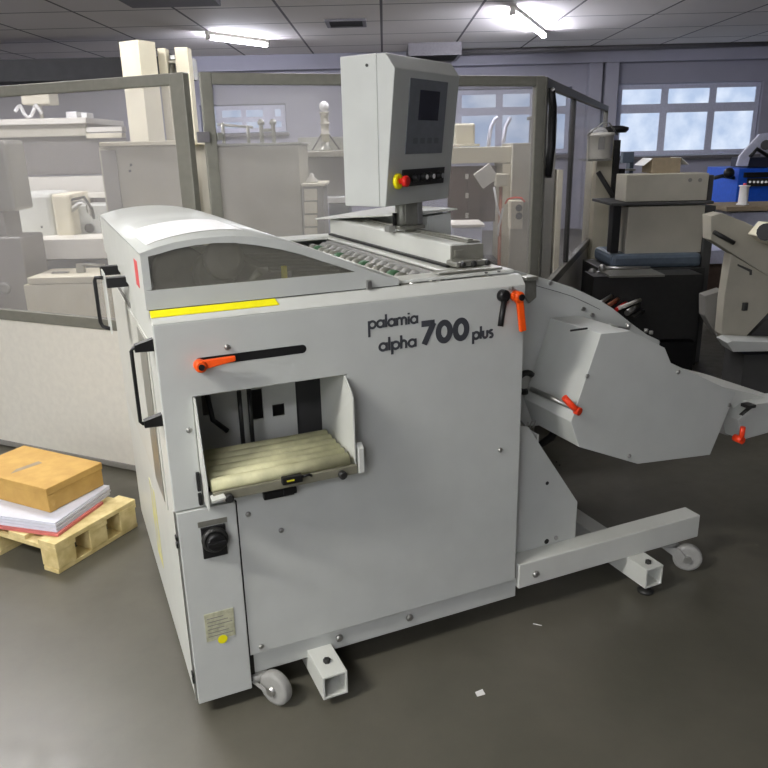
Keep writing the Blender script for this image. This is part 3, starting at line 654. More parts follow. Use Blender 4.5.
# angular housing in front of it
YF = -.03
hp = [(1.0, 0)] ; hp = [on(u, v, y=YF) for u, v in ((601, 334), (631, 331), (665, 348), (671, 363), (736, 393), (710, 455), (638, 464), (579, 447), (571, 422))]
hp = [(p.x, YF, p.z) for p in hp]
hs = MB().prism(hp, (0, .275, 0)).build('side_housing', 'paint_grey', mach, bevel=.002)
for u, v in ((587, 376), (629, 456), (678, 372), (729, 405)):
    q = on(u, v, y=YF); MB().lathe([(.008, 0), (.008, .003), (.004, .006)], (q.x, YF - .0005, q.z), (0, -1, 0), 12).build('screw', 'steel', hs)
q = on(628, 327, y=.02); MB().prism([(q.x - .05, .02, q.z + .012), (q.x + .0, .02, q.z - .004), (q.x + .01, .02, q.z - .012), (q.x - .04, .02, q.z + .002)], (0, .04, 0)).tube((q.x + .01, .03, q.z - .01), (q.x + .01, .03, q.z + .01), .008).build('latch', 'steel', hs)
q = on(600, 333, y=YF); MB().box(q.x - .07, q.x - .002, .03, .035, q.z + .0, q.z + .006).build('latch_slot', 'black', hs)
# knob rod
a = on(572, 407, y=-.02); c = on(531, 389, y=.14)
kr = MB().tube(a, c, .009).build('adjusting_rod', 'steel', mach)
d = (a - c).normalized()
g1 = on(567, 402, y=-.03); g2 = on(578, 411, y=-.045)
MB().tube(g2 - d * .01, g2 + d * .008, .014).path([g1 + Vector((-.012, 0, .018)), (g1 + g2) / 2, g2], .011).build('grip', 'orange', kr).data.materials[0] = M['red_orange'] if 'red_orange' in M else mat('red_orange', (225, 60, 22), .4)
w = MB(); cc = c + Vector((-.01, .02, .02)); pts = [cc + Vector((.035 * math.cos(t), 0, .035 * math.sin(t))) for t in [math.radians(q) for q in range(40, 300, 20)]]
w.path(pts, .011).build('hose', 'black', mach)
for i in range(3):
    q = on(525 + i * 4, 430 - i, y=.2); MB().tube(q, q + Vector((.012, 0, .03)), .003).build('cable_end', 'steel', mach)
q = on(540, 440, y=.3); MB().path([q + Vector((-.1, 0, .05)), q + Vector((-.03, 0, -.03)), q + Vector((.05, 0, 0)), q + Vector((.1, 0, .06))], .016).build('hose', 'black', mach)
# small delivery flap at far right
e1 = [on(u, v, y=.05) for u, v in ((720, 386), (800, 405), (800, 412), (735, 412), (712, 455), (705, 440))]
MB().prism([(p.x, .05, p.z) for p in e1[:4]], (0, .5, 0)).build('delivery_flap', 'paint_pale', mach, bevel=.002)
e2 = [on(u, v, y=-.01) for u, v in ((738, 420), (757, 404), (790, 400), (795, 425), (764, 434), (742, 440))]
MB().prism([(p.x, -.01, p.z) for p in e2], (0, .10, 0)).build('flap_bracket', 'paint_grey', mach, bevel=.002)
e3 = [on(u, v, y=.07) for u, v in ((722, 392), (744, 402), (740, 430), (728, 436), (712, 430))]
MB().prism([(p.x, .07, p.z) for p in e3], (0, .3, 0)).build('flap_arm', 'paint_dusk', mach, bevel=.003)
q = on(741, 440, y=-.05); q2 = on(743, 427, y=-.05)
lv = MB().tube(q + Vector((0, -.008, 0)), q + Vector((0, .03, 0)), .014).path([q, (q + q2) / 2, q2], .010).build('clamp_lever', 'red_orange', mach, label='red-orange clamp lever at the delivery end')
q = on(748, 405, y=.0); MB().box(q.x - .015, q.x + .02, -.02, .02, q.z - .008, q.z + .004).tube((q.x - .03, 0, q.z - .04), (q.x + .02, 0, q.z - .01), .010).build('hinge', 'dark_metal', mach)

# ------------------------------------------------------------------ FENCE
def fence(A, B, name, label, top=1.94, mid=.83, post=.05, lower=True, postA=True, postB=True):
    A = Vector((*A, 0)); B = Vector((*B, 0)); d = (B - A).normalized(); L = (B - A).length; nn = Vector((-d.y, d.x, 0))
    t = thing(name, label, 'safety fence', A)
    T = lambda q: A + d * q.x + nn * q.y + UP * q.z
    if postA: MB().box(0, post, -.02, .02, 0, top, T=T).build('post', 'rail_olive', t, bevel=.004)
    if postB: MB().box(L - post, L, -.02, .02, 0, top, T=T).build('post', 'rail_olive', t, bevel=.004)
    a = post if postA else 0; c = L - (post if postB else 0)
    MB().box(a, c, -.018, .018, top - .048, top - .001, T=T).build('top_rail', 'rail_olive', t, bevel=.003)
    MB().box(a, c, -.018, .018, mid - .055, mid, T=T).build('middle_rail', 'rail_olive', t, bevel=.003)
    MB().box(a, c, -.012, .012, .01, .04, T=T).build('bottom_rail', 'grey_mid', t, bevel=.003)
    MB().box(a, c, -.004, .004, mid, top - .048, T=T).build('clear_panel', 'plexiglass', t)
    if lower: MB().box(a, c, -.006, .006, .041, mid - .056, T=T).build('lower_panel', 'warm_white', t)
    return t, T, L
dd = Vector((-.664, .7475)); A1 = Vector((.445, 1.495)) + dd * .055
B1 = A1 + dd * 3.2
f1, T1, _ = fence(B1, A1, 'safety_fence', 'left clear fence section with grey frame and white lower panel behind the pallet', post=.075)
A2 = Vector((.462, 1.53)); B2 = Vector((2.15, 1.425))
f2, T2, L2 = fence(A2, B2, 'safety_fence', 'middle clear fence section directly behind the delivery machine')
A3 = Vector((2.175, 1.46)); B3 = A3 + Vector((.703, .711)) * 3.6
f3, T3, L3 = fence(A3, B3, 'safety_fence', 'right clear fence section running back towards the windows')
MB().box(1.2, 1.23, -.016, .016, .831, 1.89, T=T3).build('middle_post', 'dark_metal', f3)
MB().box(.02, .05, -.0185, -.0165, 1.45, 1.85, T=T3).path([T3(Vector((.055, -.03, 1.88))), T3(Vector((.11, -.035, 1.80))), T3(Vector((.12, -.035, 1.6))), T3(Vector((.07, -.03, 1.45)))], .022).build('door_seal', 'black', f3)
MB().box(-.035, .02, -.035, -.0205, 1.655, 1.70, T=T2).build('latch_block', 'ceil_metal', f2, bevel=.003)
MB().box(.052, .075, -.035, -.0045, 1.665, 1.695, T=T2).build('latch_catch', 'plate_metal', f2, bevel=.002)

# ------------------------------------------------------------------ PALLET with paper and box
pallet = thing('pallet', 'light wooden pallet on the floor left of the delivery machine', 'pallet', (-.38, 1.05, 0))
o = Vector((-.372, 1.045, 0)); ex = Vector((.70, .72, 0)).normalized(); 
e_ = on(140, 497, z=.135) ; ex = Vector((e_.x - o.x, e_.y - o.y, 0)).normalized(); el = on(0, 533, z=.135); ey = Vector((el.x - o.x, el.y - o.y, 0)).normalized()
ey = Vector((-ex.y, ex.x, 0))
TP = lambda q: o + ex * q.x + ey * q.y + UP * q.z
PW, PL = .44, .80
for i in range(5):
    y0 = i * (PL - .10) / 4; MB().box(0, PW, y0, y0 + .10 if i else .10, .118, .138, T=TP).build('deck_board', 'pallet_wood', pallet, bevel=.002)
for x0 in (0, .17, .34):
    MB().box(x0, x0 + .10, 0, PL, .098, .1175, T=TP).build('stringer_board', 'pallet_wood', pallet, bevel=.002)
    for y0 in (0, .35, .70): MB().box(x0 + .003, x0 + .097, y0 + .003, y0 + .097, .0205, .0975, T=TP).build('block', 'pallet_wood', pallet, bevel=.004)
for y0 in (0, .35, .70): MB().box(0, PW, y0 + .005, y0 + .09, .001, .02, T=TP).build('bottom_board', 'pallet_wood', pallet, bevel=.002)
# paper stacks
zt = .1385
c0 = on(58, 537, z=zt); c1 = on(127, 487, z=zt)
a2 = Vector((c1.x - c0.x, c1.y - c0.y, 0)); PLn = a2.length; a2.normalize(); b2 = Vector((-a2.y, a2.x, 0))
TQ = lambda q: Vector((c0.x, c0.y, 0)) + a2 * q.x + b2 * q.y + UP * q.z
single(MB().box(0, .30, .0, .58, zt, zt + .012, T=TQ).build('paper_stack', 'paper_red'), 'low stack of red edged sheets at the bottom of the pallet load', 'paper')
mb = MB()
for i in range(6): mb.box(.012 + .003 * (i % 2), .37 + .004 * (i % 3), .012 + .004 * (i % 2), .56, zt + .0125 + i * .0068, zt + .0193 + i * .0068, T=TQ)
single(mb.build('paper_stack', 'paper_blue'), 'pile of loose white printed sheets lying under the cardboard box', 'paper')
zc = zt + .0545
kb = on(50, 513, z=zc); kc = on(104, 485, z=zc)
cbx = thing('cardboard_box', 'closed tan cardboard box lying on the white sheets on the pallet', 'box', (kb.x, kb.y, zc))
a3 = Vector((kc.x - kb.x, kc.y - kb.y, 0)); l3 = a3.length; a3.normalize(); b3 = Vector((-a3.y, a3.x, 0))
TC = lambda q: Vector((kb.x, kb.y, zc)) + a3 * q.x + b3 * q.y + UP * q.z
bh = .108
MB().box(0, l3, 0, .50, 0.0005, bh, T=TC).build('box_body', 'cardboard', cbx, bevel=.003)
MB().box(-.003, l3 + .003, -.003, .503, bh - .03, bh + .003, T=TC).build('lid', 'cardboard', cbx, bevel=.003)
MB().prism([TC(Vector(p)) for p in ((l3 * .15, .27, bh + .0032), (l3 * .62, .24, bh + .0032), (l3 * .64, .27, bh + .0032), (l3 * .3, .29, bh + .0032))], (0, 0, .0006)).build('tape_mark', 'cardboard_grey', cbx)
MB().box(.0, .035, -.0045, -.0032, -.0 + .002, bh - .032, T=TC).build('flap', 'cardboard', cbx)

# paper scrap on floor
q = on(480, 693, z=.001); single(MB().prism([(q.x - .016, q.y - .01, .0006), (q.x + .012, q.y - .012, .0006), (q.x + .016, q.y + .012, .0006), (q.x - .012, q.y + .010, .0006)], (0, 0, .0008)).build('paper_scrap', 'white_paper'), 'tiny white scrap of paper lying on the floor in front of the machine', 'scrap')
q = on(537, 625, z=.001); single(MB().path([(q.x - .01, q.y + .01, .003), (q.x, q.y, .003), (q.x + .012, q.y - .012, .003)], .0015, 6).build('string_end', 'white_paper'), 'short pale bit of string on the floor below the base beam', 'scrap')

# ------------------------------------------------------------------ BACKGROUND, left, seen through the clear panels
def part_tube(par, name, m, pts, r): return MB().path(pts, r).build(name, m, par)
g = rthing_box('gathering_machine', 'long cream and grey machine bed running behind the left fence section', 'machine', [
    ('bed', 'grey_bed', -60, 137, 100, 176, 6.3, .7), ('top_shelf', 'warm_white', -60, 119, 86, 125, 6.2, .9), ('shelf_front', 'cream_dull', -60, 125, 86, 137.5, 6.25, .05),
    ('guide_rail', 'warm_white', 86, 127, 122, 132, 6.25, .1), ('guide_rail', 'cream', 86, 133, 122, 138, 6.25, .1), ('side_rail', 'warm_white', -60, 178, 106, 195, 6.0, .25),
    ('base', 'grey_mid', -55, 196, 98, None, 6.3, .6)])
for u in (10, 19): s_, z_ = rat(u, 172, 6.1); part_tube(g[0], 'stop_pin', 'white_paper', [room(s_, 6.1, z_ - .05), room(s_ + .01, 6.1, z_ + .02)], .018)
def zrat(u, v, t): return rat(u, v, t)[1]
zs_ = zrat(20, 119, 6.2) + .003
s_, _ = rat(36, 110, 6.5); zt_ = zrat(36, 90, 6.5)
t = thing('work_lamp', 'small cream lamp head on a thin stalk at the far left shelf', 'lamp', room(s_, 6.6, zs_))
rb(s_ - .11, s_ + .12, 6.5, 6.7, zt_ - .11, zt_).build('lamp_head', 'cream', t, bevel=.01)
part_tube(t, 'stalk', 'cream_dull', [room(s_, 6.6, zs_), room(s_ - .01, 6.6, (zs_ + zt_) / 2), room(s_, 6.6, zt_ - .1)], .014)
s_, _ = rat(28, 115, 6.4)
mb = MB().path([room(s_ - .1 + .02 * i, 6.4 + .02 * math.sin(i * 1.1), zs_ + .062 + .045 * math.sin(i * .9)) for i in range(12)], .014)
single(mb.build('white_cable', 'white_paper'), 'loose white cable coil beside the small cream lamp stalk', 'cable')
for u0, u1, v0, lb in ((66, 77, 116, 'small white carton on the shelf behind the left fence, left one of two'), (88, 100, 119, 'flat white carton on the shelf behind the left fence, right one of two')):
    a = rat(u0, v0, 6.35)[0]; c = rat(u1, v0, 6.35)[0]; zz = max(zrat(u0, v0, 6.35), zs_ + .05)
    if u0 > 80: zz = zs_ + .04; a = rat(78, 120, 6.35)[0] + .03; c = rat(85, 120, 6.35)[0] + .02
    q = MB(); rb(a, c, 6.35, 6.5, zs_ + .001, zz, q); single(q.build('carton', 'white_paper', bevel=.004), lb, 'box')

g = rthing_box('stitching_machine', 'cream machine table with rounded pale motor housing behind the left fence', 'machine', [
    ('table_top', 'warm_white', -40, 240, 108, 260, 4.75, .75), ('base', 'bluegrey', -35, 260.5, 112, None, 4.9, .5),
    ('motor_housing', 'paint_pale', 8, 193, 53, 240, 5.0, .35, .03), ('end_cover', 'cream', 53.3, 194, 72, 239, 4.98, .37, .02),
    ('side_block', 'paint_grey', 74, 205, 112, 236, 5.1, .3, .008), ('back_plate', 'warm_white', 70, 193, 112, 198, 5.3, .05)])
q = rpt(90, 228, 5.08); MB().lathe([(.03, 0), (.03, .02), (.02, .03)], q, -FW).build('knob', 'dark_metal', g[0])
for i in range(4):
    pts = [rpt(68 + i, 215 - 5 * i, 5.02), rpt(78 + 2 * i, 206 - 3 * i, 4.98), rpt(86 + i * 2, 200 + i * 3, 4.98), rpt(88 + i * 2, 212 + i * 2, 5.05)]
    part_tube(g[0], 'hose', ('plate_metal', 'white_paper', 'steel', 'grey_dark')[i], pts, .009)
for u, v in ((20, 229), (27, 233), (42, 227)): MB().lathe([(.007, 0), (.007, .004)], rpt(u, v, 4.996), -FW).build('screw', 'dark_metal', g[0])
g = rthing_box('storage_chest', 'low cream storage chest just behind the left fence rail', 'chest', [
    ('body', 'cream', 28, 284, 112, None, 4.18, .32), ('lid', 'cream', 27, 277, 113, 283.5, 4.17, .34)])
q = rpt(60, 276, 4.35); z_ = zrat(60, 277, 4.17)
rb(*[rat(52, 276, 4.3)[0], rat(68, 276, 4.3)[0]], 4.3, 4.33, z_ + .001, z_ + .008).build('handle', 'grey_mid', g[0])
s_ = rat(80, 272, 4.3)[0]; rb(s_ - .02, s_ + .02, 4.3, 4.34, z_ + .0005, z_ + .05).build('catch', 'plate_metal', g[0]); part_tube(g[0], 'catch_lever', 'plate_metal', [room(s_, 4.32, z_ + .045), room(s_ + .14, 4.32, z_ + .04)], .008)
g = rthing_box('grey_stand', 'tall dark grey machine stand at the far left edge behind the fence', 'stand', [
    ('stand_body', 'grey_mid', -40, 238, 25, None, 4.3, .3, .01), ('column', 'plate_metal', -30, 140, 10, 212, 4.34, .24, .02), ('neck', 'grey_mid', -30, 212.5, 5, 237.5, 4.36, .2)])
MB().lathe([(.035, 0), (.035, .01), (.02, .012)], rpt(5, 288, 4.299), -FW).build('bolt_head', 'steel', g[0])

g = rthing_box('switch_cabinet', 'large cream steel cabinet left of the fence posts', 'cabinet', [
    ('body', 'cream_dull', 102, 146, 196, None, 4.62, .42), ('top_ledge', 'cream', 99, 141, 197, 145.5, 4.57, .50), ('left_door', 'grey_mid', 104, 150, 119, None, 4.605, .012)])
for u, v in ((130, 171), (131, 165)): MB().lathe([(.008, 0), (.008, .003)], rpt(u, v, 4.618), -FW, 12).build('screw', 'grey_dark', g[0])
# tall columns rising above the fence
def rotbox(mb, cs, ct, w, d, z0, z1, ang):
    ca, sa = math.cos(ang), math.sin(ang)
    return mb.box(-w / 2, w / 2, -d / 2, d / 2, z0, z1, T=lambda q: room(cs + q.x * ca - q.y * sa, ct + q.x * sa + q.y * ca, q.z))
s_, z_ = rat(130, 39, 5.6)
t = thing('cream_column', 'tall square cream column rising above the left fence section', 'column', room(s_, 5.7, 0))
rotbox(MB(), s_, 5.75, .19, .16, 0, z_, math.radians(-30)).build('column_body', 'cream', t, bevel=.004)
rotbox(MB(), s_, 5.75, .24, .24, 0, .02, math.radians(-30)).build('foot_plate', 'grey_mid', t) if False else None
g = rthing_box('lifting_frame', 'narrow pair of cream uprights with a steel rod beside the tall cream column', 'machine', [
    ('upright', 'cream', 160, 48, 168, None, 5.9, .1), ('upright', 'cream', 177, 47, 190, None, 5.9, .12), ('crossbar', 'cream_dull', 168.3, 60, 176.7, 63, 5.92, .06), ('head', 'steel', 170, 55, 175, 59.6, 5.93, .05)])
part_tube(g[0], 'rod', 'steel', [rpt(172, 63.5, 5.95), rpt(174, 128, 5.95)], .022)

# ------------------------------------------------------------------ BACKGROUND, middle
g = rthing_box('steel_cabinet', 'wide plain grey steel cabinet behind the middle fence section', 'cabinet', [
    ('body', 'cream_dull', 217, 146, 300, None, 4.3, .5), ('left_panel', 'cream', 208, 146, 216.8, None, 4.32, .48), ('top_plate', 'plate_metal', 208, 143, 301, 145.5, 4.28, .54)])
zz = zrat(255, 143, 4.28)
for u, h_ in ((222, .1), (240, .12), (262, .17), (274, .17)):
    pass
s1 = rat(262, 140, 4.5)[0]; s2 = rat(274, 140, 4.5)[0]
t = thing('pipe_stand', 'pair of small upright valve pipes on top of the grey steel cabinet', 'pipe', room((s1 + s2) / 2, 4.5, zz))
for s_ in (s1, s2): MB().tube(room(s_, 4.5, zz + .0005), room(s_, 4.5, zz + .13), .012).tube(room(s_, 4.5, zz + .10), room(s_, 4.5, zz + .12), .02).build('valve_pipe', 'plate_metal', t)
MB().tube(room(s1, 4.5, zz + .07), room(s2, 4.5, zz + .07), .009).build('link_pipe', 'plate_metal', t)
s1 = rat(223, 130, 4.6)[0]; s2 = rat(248, 130, 4.6)[0]
t = thing('jig', 'low bracket with thin crossed rods on the left of the grey steel cabinet', 'tool', room(s1, 4.6, zz))
MB().tube(room(s1, 4.6, zz + .0005), room(s1, 4.6, zz + .12), .01).tube(room(s2, 4.6, zz + .0005), room(s2, 4.6, zz + .1), .01).build('upright', 'plate_metal', t)
MB().tube(room(s1 - .03, 4.6, zz + .11), room(s2 + .03, 4.6, zz + .09), .008).build('crossbar', 'steel', t)
g = rthing_box('press_machine', 'grey machine carrying the beacon column behind the middle fence', 'machine', [
    ('top_slab', 'cream_dull', 298, 151, 350, 157, 5.0, .5), ('body', 'grey_mid', 302, 157.5, 350, 196, 5.05, .4), ('back_plate', 'plate_metal', 298, 137, 346, 150.5, 5.4, .03), ('table', 'white_paper', 326, 197, 350, 203, 4.98, .5), ('base', 'bluegrey', 330, 203.5, 350, None, 5.05, .4)])
s_, _ = rat(325, 130, 5.2); zb_ = zrat(325, 151, 5.0) + .001; zt_ = zrat(325, 103, 5.2)
t = thing('signal_beacon', 'slim grey beacon column with white dome standing on the grey machine', 'beacon', room(s_, 5.2, zb_))
MB().lathe([(.045, 0), (.045, .01), (.03, .03), (.026, .055)], room(s_, 5.2, zb_), UP).build('base', 'plate_metal', t)
hh = zt_ - zb_
MB().lathe([(.026, .056), (.026, hh * .33), (.034, hh * .335), (.034, hh * .36), (.026, hh * .365), (.026, hh * .55), (.034, hh * .555), (.034, hh * .58), (.026, hh * .585), (.026, hh * .78), (.034, hh * .785), (.034, hh * .82)], room(s_, 5.2, zb_), UP).build('pole', 'cream_dull', t)
MB().ball(room(s_, 5.2, zb_ + hh * .93), .032, (1, 1, 1.0)).build('dome', 'white_paper', t)
for dx in (-.09, .09): part_tube(t, 'stay', 'dark_metal', [room(s_ + dx, 5.2, zb_ + .006), room(s_, 5.2, zb_ + .14)], .005)
g = rthing_box('drawer_cabinet', 'narrow cream drawer cabinet between the grey cabinet and the control box', 'cabinet', [
    ('body', 'grey_mid', 303, 187, 324, None, 4.22, .33), ('top', 'cream', 301.5, 183.5, 325, 186.5, 4.2, .36)])
for i in range(6): 
    v = 189 + i * 13; s0 = rat(304, v, 4.2)[0]; s1 = rat(317, v, 4.2)[0]; z1 = zrat(310, v, 4.2); z0 = zrat(310, v + 11.5, 4.2)
    d_ = rb(s0, s1, 4.205, 4.2195, z0, z1).build('drawer', 'cream', g[0], bevel=.003)
zz = zrat(311, 183.5, 4.2) + .001
single(MB().lathe([(.035, 0), (.033, .012), (.015, .03), (.012, .045), (.004, .05)], room(rat(312, 183, 4.3)[0], 4.3, zz), UP).build('cast_knob', 'warm_white'), 'small white bell-shaped knob resting on the narrow drawer cabinet', 'knob')

# ------------------------------------------------------------------ BACKGROUND, right of the control box
g = rthing_box('arch_machine', 'cream gantry machine with brown doors right of the control box', 'machine', [
    ('top_beam', 'cream', 452, 147, 511, 163, 5.2, .4), ('right_leg', 'cream', 502, 163.5, 511, None, 5.2, .4), ('back_panel', 'brown', 448, 166, 501.5, 222, 5.5, .04),
    ('side_column', 'cream_dull', 512, 143, 531, None, 5.15, .5), ('base', 'grey_dark', 440, 262, 501, None, 5.25, .35)])
dg = g[0]
d1 = rb(rat(450, 190, 5.48)[0], rat(466.5, 190, 5.48)[0], 5.47, 5.498, zrat(458, 222, 5.48), zrat(458, 168, 5.48)).build('door', 'brown', dg)
d2 = rb(rat(467.5, 190, 5.48)[0], rat(480, 190, 5.48)[0], 5.47, 5.498, zrat(474, 222, 5.48), zrat(474, 168, 5.48)).build('door', 'brown', dg)
for v in (174, 193, 213): rb(rat(465.5, v, 5.46)[0], rat(468.5, v, 5.46)[0], 5.455, 5.469, zrat(467, v + 5, 5.46), zrat(467, v, 5.46)).build('hinge', 'warm_white', d1)
z0 = zrat(470, 147, 5.2) + .001
g = rthing_box('cream_housing', 'small cream housing sitting on the gantry beam beside the control box', 'housing', [('housing', 'cream', 455, 124, 475, 146.6, 5.3, .2, .012), ('base_strip', 'cream_dull', 454, 144, 480, 146.7, 5.28, .26)])
g[1].location.z += .004
s_, _ = rat(486, 176, 5.0); zc_ = zrat(486, 176, 5.0)
t = thing('inspection_lamp', 'square white lamp head tilted on a jointed arm in front of the gantry', 'lamp', room(s_ + .1, 5.05, 0))
MB().box(-.06, .06, -.02, .02, -.055, .055, T=lambda q: room(s_ + q.x * .82 - q.z * .57, 5.0 + q.y, zc_ + q.x * .57 + q.z * .82)).build('lamp_head', 'warm_white', t, bevel=.003)
s2 = rat(501, 180, 5.0)[0]; z2 = zrat(501, 180, 5.0)
MB().tube(room(s_ + .06, 5.0, zc_ - .02), room(s2, 5.0, z2), .025).build('joint', 'cream_dull', t)
rb(s2 - .04, s2 + .04, 4.96, 5.04, z2 - .04, z2 + .04).build('joint_box', 'cream', t, bevel=.008)
MB().tube(room(s2, 5.0, 0), room(s2, 5.0, z2 - .041), .012).build('pole', 'copper', t)
part_tube(t, 'cable', 'white_paper', [rpt(494, 187, 4.97), rpt(497, 205, 4.97), rpt(500, 216, 4.97), rpt(503, 208, 4.97), rpt(499, 226, 4.97), rpt(498, 236, 4.97)], .007)
g = rthing_box('pneumatic_valve', 'cream pneumatic valve box with dark knobs on the fence column', 'valve', [('valve_box', 'cream', 511, 201, 523, 229, 5.0, .12, .006)])
for v in (208, 216): MB().tube(rpt(519, v, 4.94), rpt(519, v, 4.999), .022).build('knob', 'dark_metal', g[0])
rb(rat(513, 210, 5.12)[0], rat(520, 210, 5.12)[0], 5.121, 5.149, zrat(516, 222, 5.12), zrat(516, 208, 5.12)).build('mount', 'grey_mid', g[0])
part_tube(g[0], 'red_hose', 'red_orange', [rpt(505, 204, 4.98), rpt(508, 199, 4.98), rpt(515, 197.5, 4.98), rpt(521, 198, 4.98), rpt(525, 202, 4.98)], .006)
g = rthing_box('plastic_crate', 'pale bluish crate standing low behind the cross rail', 'crate', [('crate', 'lilac_white', 454, 228, 482, 258, 4.85, .3, .006), ('crate_stand', 'grey_dark', 452, 258.5, 486, None, 4.86, .28), ('rim', 'warm_white', 452, 224.5, 485, 227.7, 4.84, .33)])
for u, lb in ((501, 'left'), (517, 'right')):
    pts = [rpt(u - 2, 146, 5.0), rpt(u - 1, 135, 5.0), rpt(u + 1, 124, 5.0), rpt(u + 5, 117, 5.0), rpt(u + 9 if lb == 'left' else u + 6, 114, 5.0)]
    pts = [p + FW * .5 for p in pts]
    z_ = zrat(505, 147, 5.2) if lb == 'left' else zrat(520, 143, 5.15)
    pts[0].z = z_ + .003
    single(MB().path(pts, .014).build('air_hose', 'lilac_white'), '%s one of two curved white hoses standing up before the bright window' % lb, 'hose')

g = rthing_box('side_cabinet', 'grey cabinet with cream corner strip standing behind the right fence section', 'cabinet', [
    ('body', 'plate_metal', 541, 118, 556, None, 5.9, .5), ('corner_strip', 'cream', 556.3, 170, 562, None, 5.88, .52), ('top_edge', 'grey_mid', 540, 114, 557, 117.7, 5.88, .54)])
# ------------------------------------------------------------------ RIGHT side
g = rthing_box('cream_column', 'cream machine column with dark edge left of the cream feeder cabinet', 'column', [
    ('column_body', 'cream', 597, 133, 612.5, None, 6.4, .35), ('edge_strip', 'dark_metal', 613, 140, 619, None, 6.38, .38)])
cap = rpt(616, 127, 6.5); MB().lathe([(.08, -.02), (.1, 0), (.1, .02), (.05, .035)], room(rat(618, 128, 6.45)[0], 6.5, zrat(606, 133, 6.4) + .021), UP).build('cap', 'black', g[0])
part_tube(g[0], 'brace', 'grey_dark', [rpt(598, 172, 6.37), rpt(614, 198, 6.37)], .02)
for v in (175, 215, 240): MB().box(0, .05, 0, .05, 0, .05, T=lambda q: rpt(620, v, 6.5) + q).build('clamp', 'dark_metal', g[0])
rb(rat(588, 160, 6.1)[0], rat(612, 160, 6.1)[0], 6.1, 6.398, zrat(600, 161, 6.1), zrat(600, 159.2, 6.1)).build('bracket', 'plate_metal', g[0])
s_, _ = rat(601, 145, 6.2); zb_ = zrat(600, 159.2, 6.1) + .002; zt_ = zrat(600, 132.5, 6.2); hh = zt_ - zb_
bk = thing('bucket', 'white plastic bucket with wire bail hanging beside the fence end', 'bucket', room(s_, 6.22, zb_))
MB().lathe([(.085, 0), (.09, .004), (.10, hh * .85), (.108, hh * .86), (.108, hh * .95), (.102, hh), (.096, hh), (.08, .02), (.001, .02)], room(s_, 6.22, zb_), UP, 32).build('pail', 'warm_white', bk)
part_tube(bk, 'bail', 'steel', [room(s_ - .12, 6.18, zb_ + hh * .9), room(s_ - .02, 6.12, zb_ + hh * 1.35), room(s_ + .03, 6.12, zb_ + hh * 1.35), room(s_ + .12, 6.18, zb_ + hh * .9)], .006)
mb = MB()
for i in range(5):
    a0 = -2.0 + i * .1; a1 = a0 + .1
    pt = lambda a, z: room(s_ + .0965 * math.cos(a), 6.22 + .0965 * math.sin(a), z)
    mb.prism([pt(a0, zb_ + .07), pt(a1, zb_ + .07), pt(a1, zb_ + .17), pt(a0, zb_ + .17)], -FW * .003)
mb.build('label_patch', 'grey_mid', bk)
MB().ball(room(s_ - .02, 6.22, zb_ + hh * .98), .075, (1, 1, .6)).build('rag', 'white_paper', bk)

g = rthing_box('feeder_cabinet', 'cream feeder cabinet with black strap over a dark base at right', 'cabinet', [
    ('upper_body', 'cream_dull', 626, 174, 708, 201, 5.5, .25), ('lower_body', 'cream_dull', 627, 206, 703, 253, 5.5, .5), ('strap', 'grey_dark', 612, 202, 714, 205, 5.47, .54),
    ('corner_post', 'grey_dark', 708.5, 175, 713, 201, 5.52, .44), ('corner_post', 'grey_dark', 704, 206, 713, None, 5.48, .5), ('hood', 'bluegrey', 612, 254, 702, 268, 5.45, .5, .03), ('dark_front', 'dark_metal', 600, 269, 702, None, 5.4, .55), ('left_post', 'black', 612, 206, 620, 253, 5.5, .1)])
for u in (690, 700): MB().lathe([(.014, 0), (.014, .004)], rpt(u, 180, 5.498), -FW, 14).build('cap_plug', 'grey_mid', g[0])
rb(rat(677, 266, 5.38)[0], rat(684, 266, 5.38)[0], 5.385, 5.399, zrat(680, 271, 5.4), zrat(680, 269.3, 5.4)).build('small_label', 'warm_white', g[0])
for i, (u, v) in enumerate(((592, 272), (602, 268), (690, 281), (697, 277))): MB().ball(rpt(u, v, 5.36), .028).build('roller_knob', 'steel', g[0])
part_tube(g[0], 'guide_bar', 'steel', [rpt(602, 268, 5.36), rpt(650, 268, 5.36)], .012); part_tube(g[0], 'guide_bar', 'steel', [rpt(592, 272, 5.36), rpt(640, 274, 5.36)], .010)
rb(rat(606, 270, 5.2)[0], rat(660, 270, 5.2)[0], 5.1, 5.395, zrat(630, 275, 5.2), zrat(630, 273, 5.2)).build('tray', 'plate_metal', g[0])
rb(rat(592, 272, 5.2)[0], rat(700, 272, 5.2)[0], 5.15, 5.398, zrat(630, 340, 5.15), zrat(630, 276, 5.15)).build('dark_tray', 'dark_metal', g[0])
rb(rat(603, 342, 5.2)[0], rat(695, 342, 5.2)[0], 5.2, 5.398, 0, zrat(630, 342, 5.2) - .01).build('plinth', 'black', g[0])
for i, (u0, v0, u1, v1, m_) in enumerate(((600, 303, 611, 296, 'steel'), (608, 306, 618, 299, 'copper'), (619, 308, 640, 300, 'warm_white'), (616, 310, 626, 303, 'red'), (627, 313, 638, 306, 'steel'), (632, 318, 643, 311, 'dark_metal'))):
    part_tube(g[0], 'lever_rod', m_, [rpt(u0, v0, 4.95), rpt((u0 + u1) / 2, (v0 + v1) / 2, 5.02), rpt(u1, v1, 5.149)], .014 if i != 4 else .02)
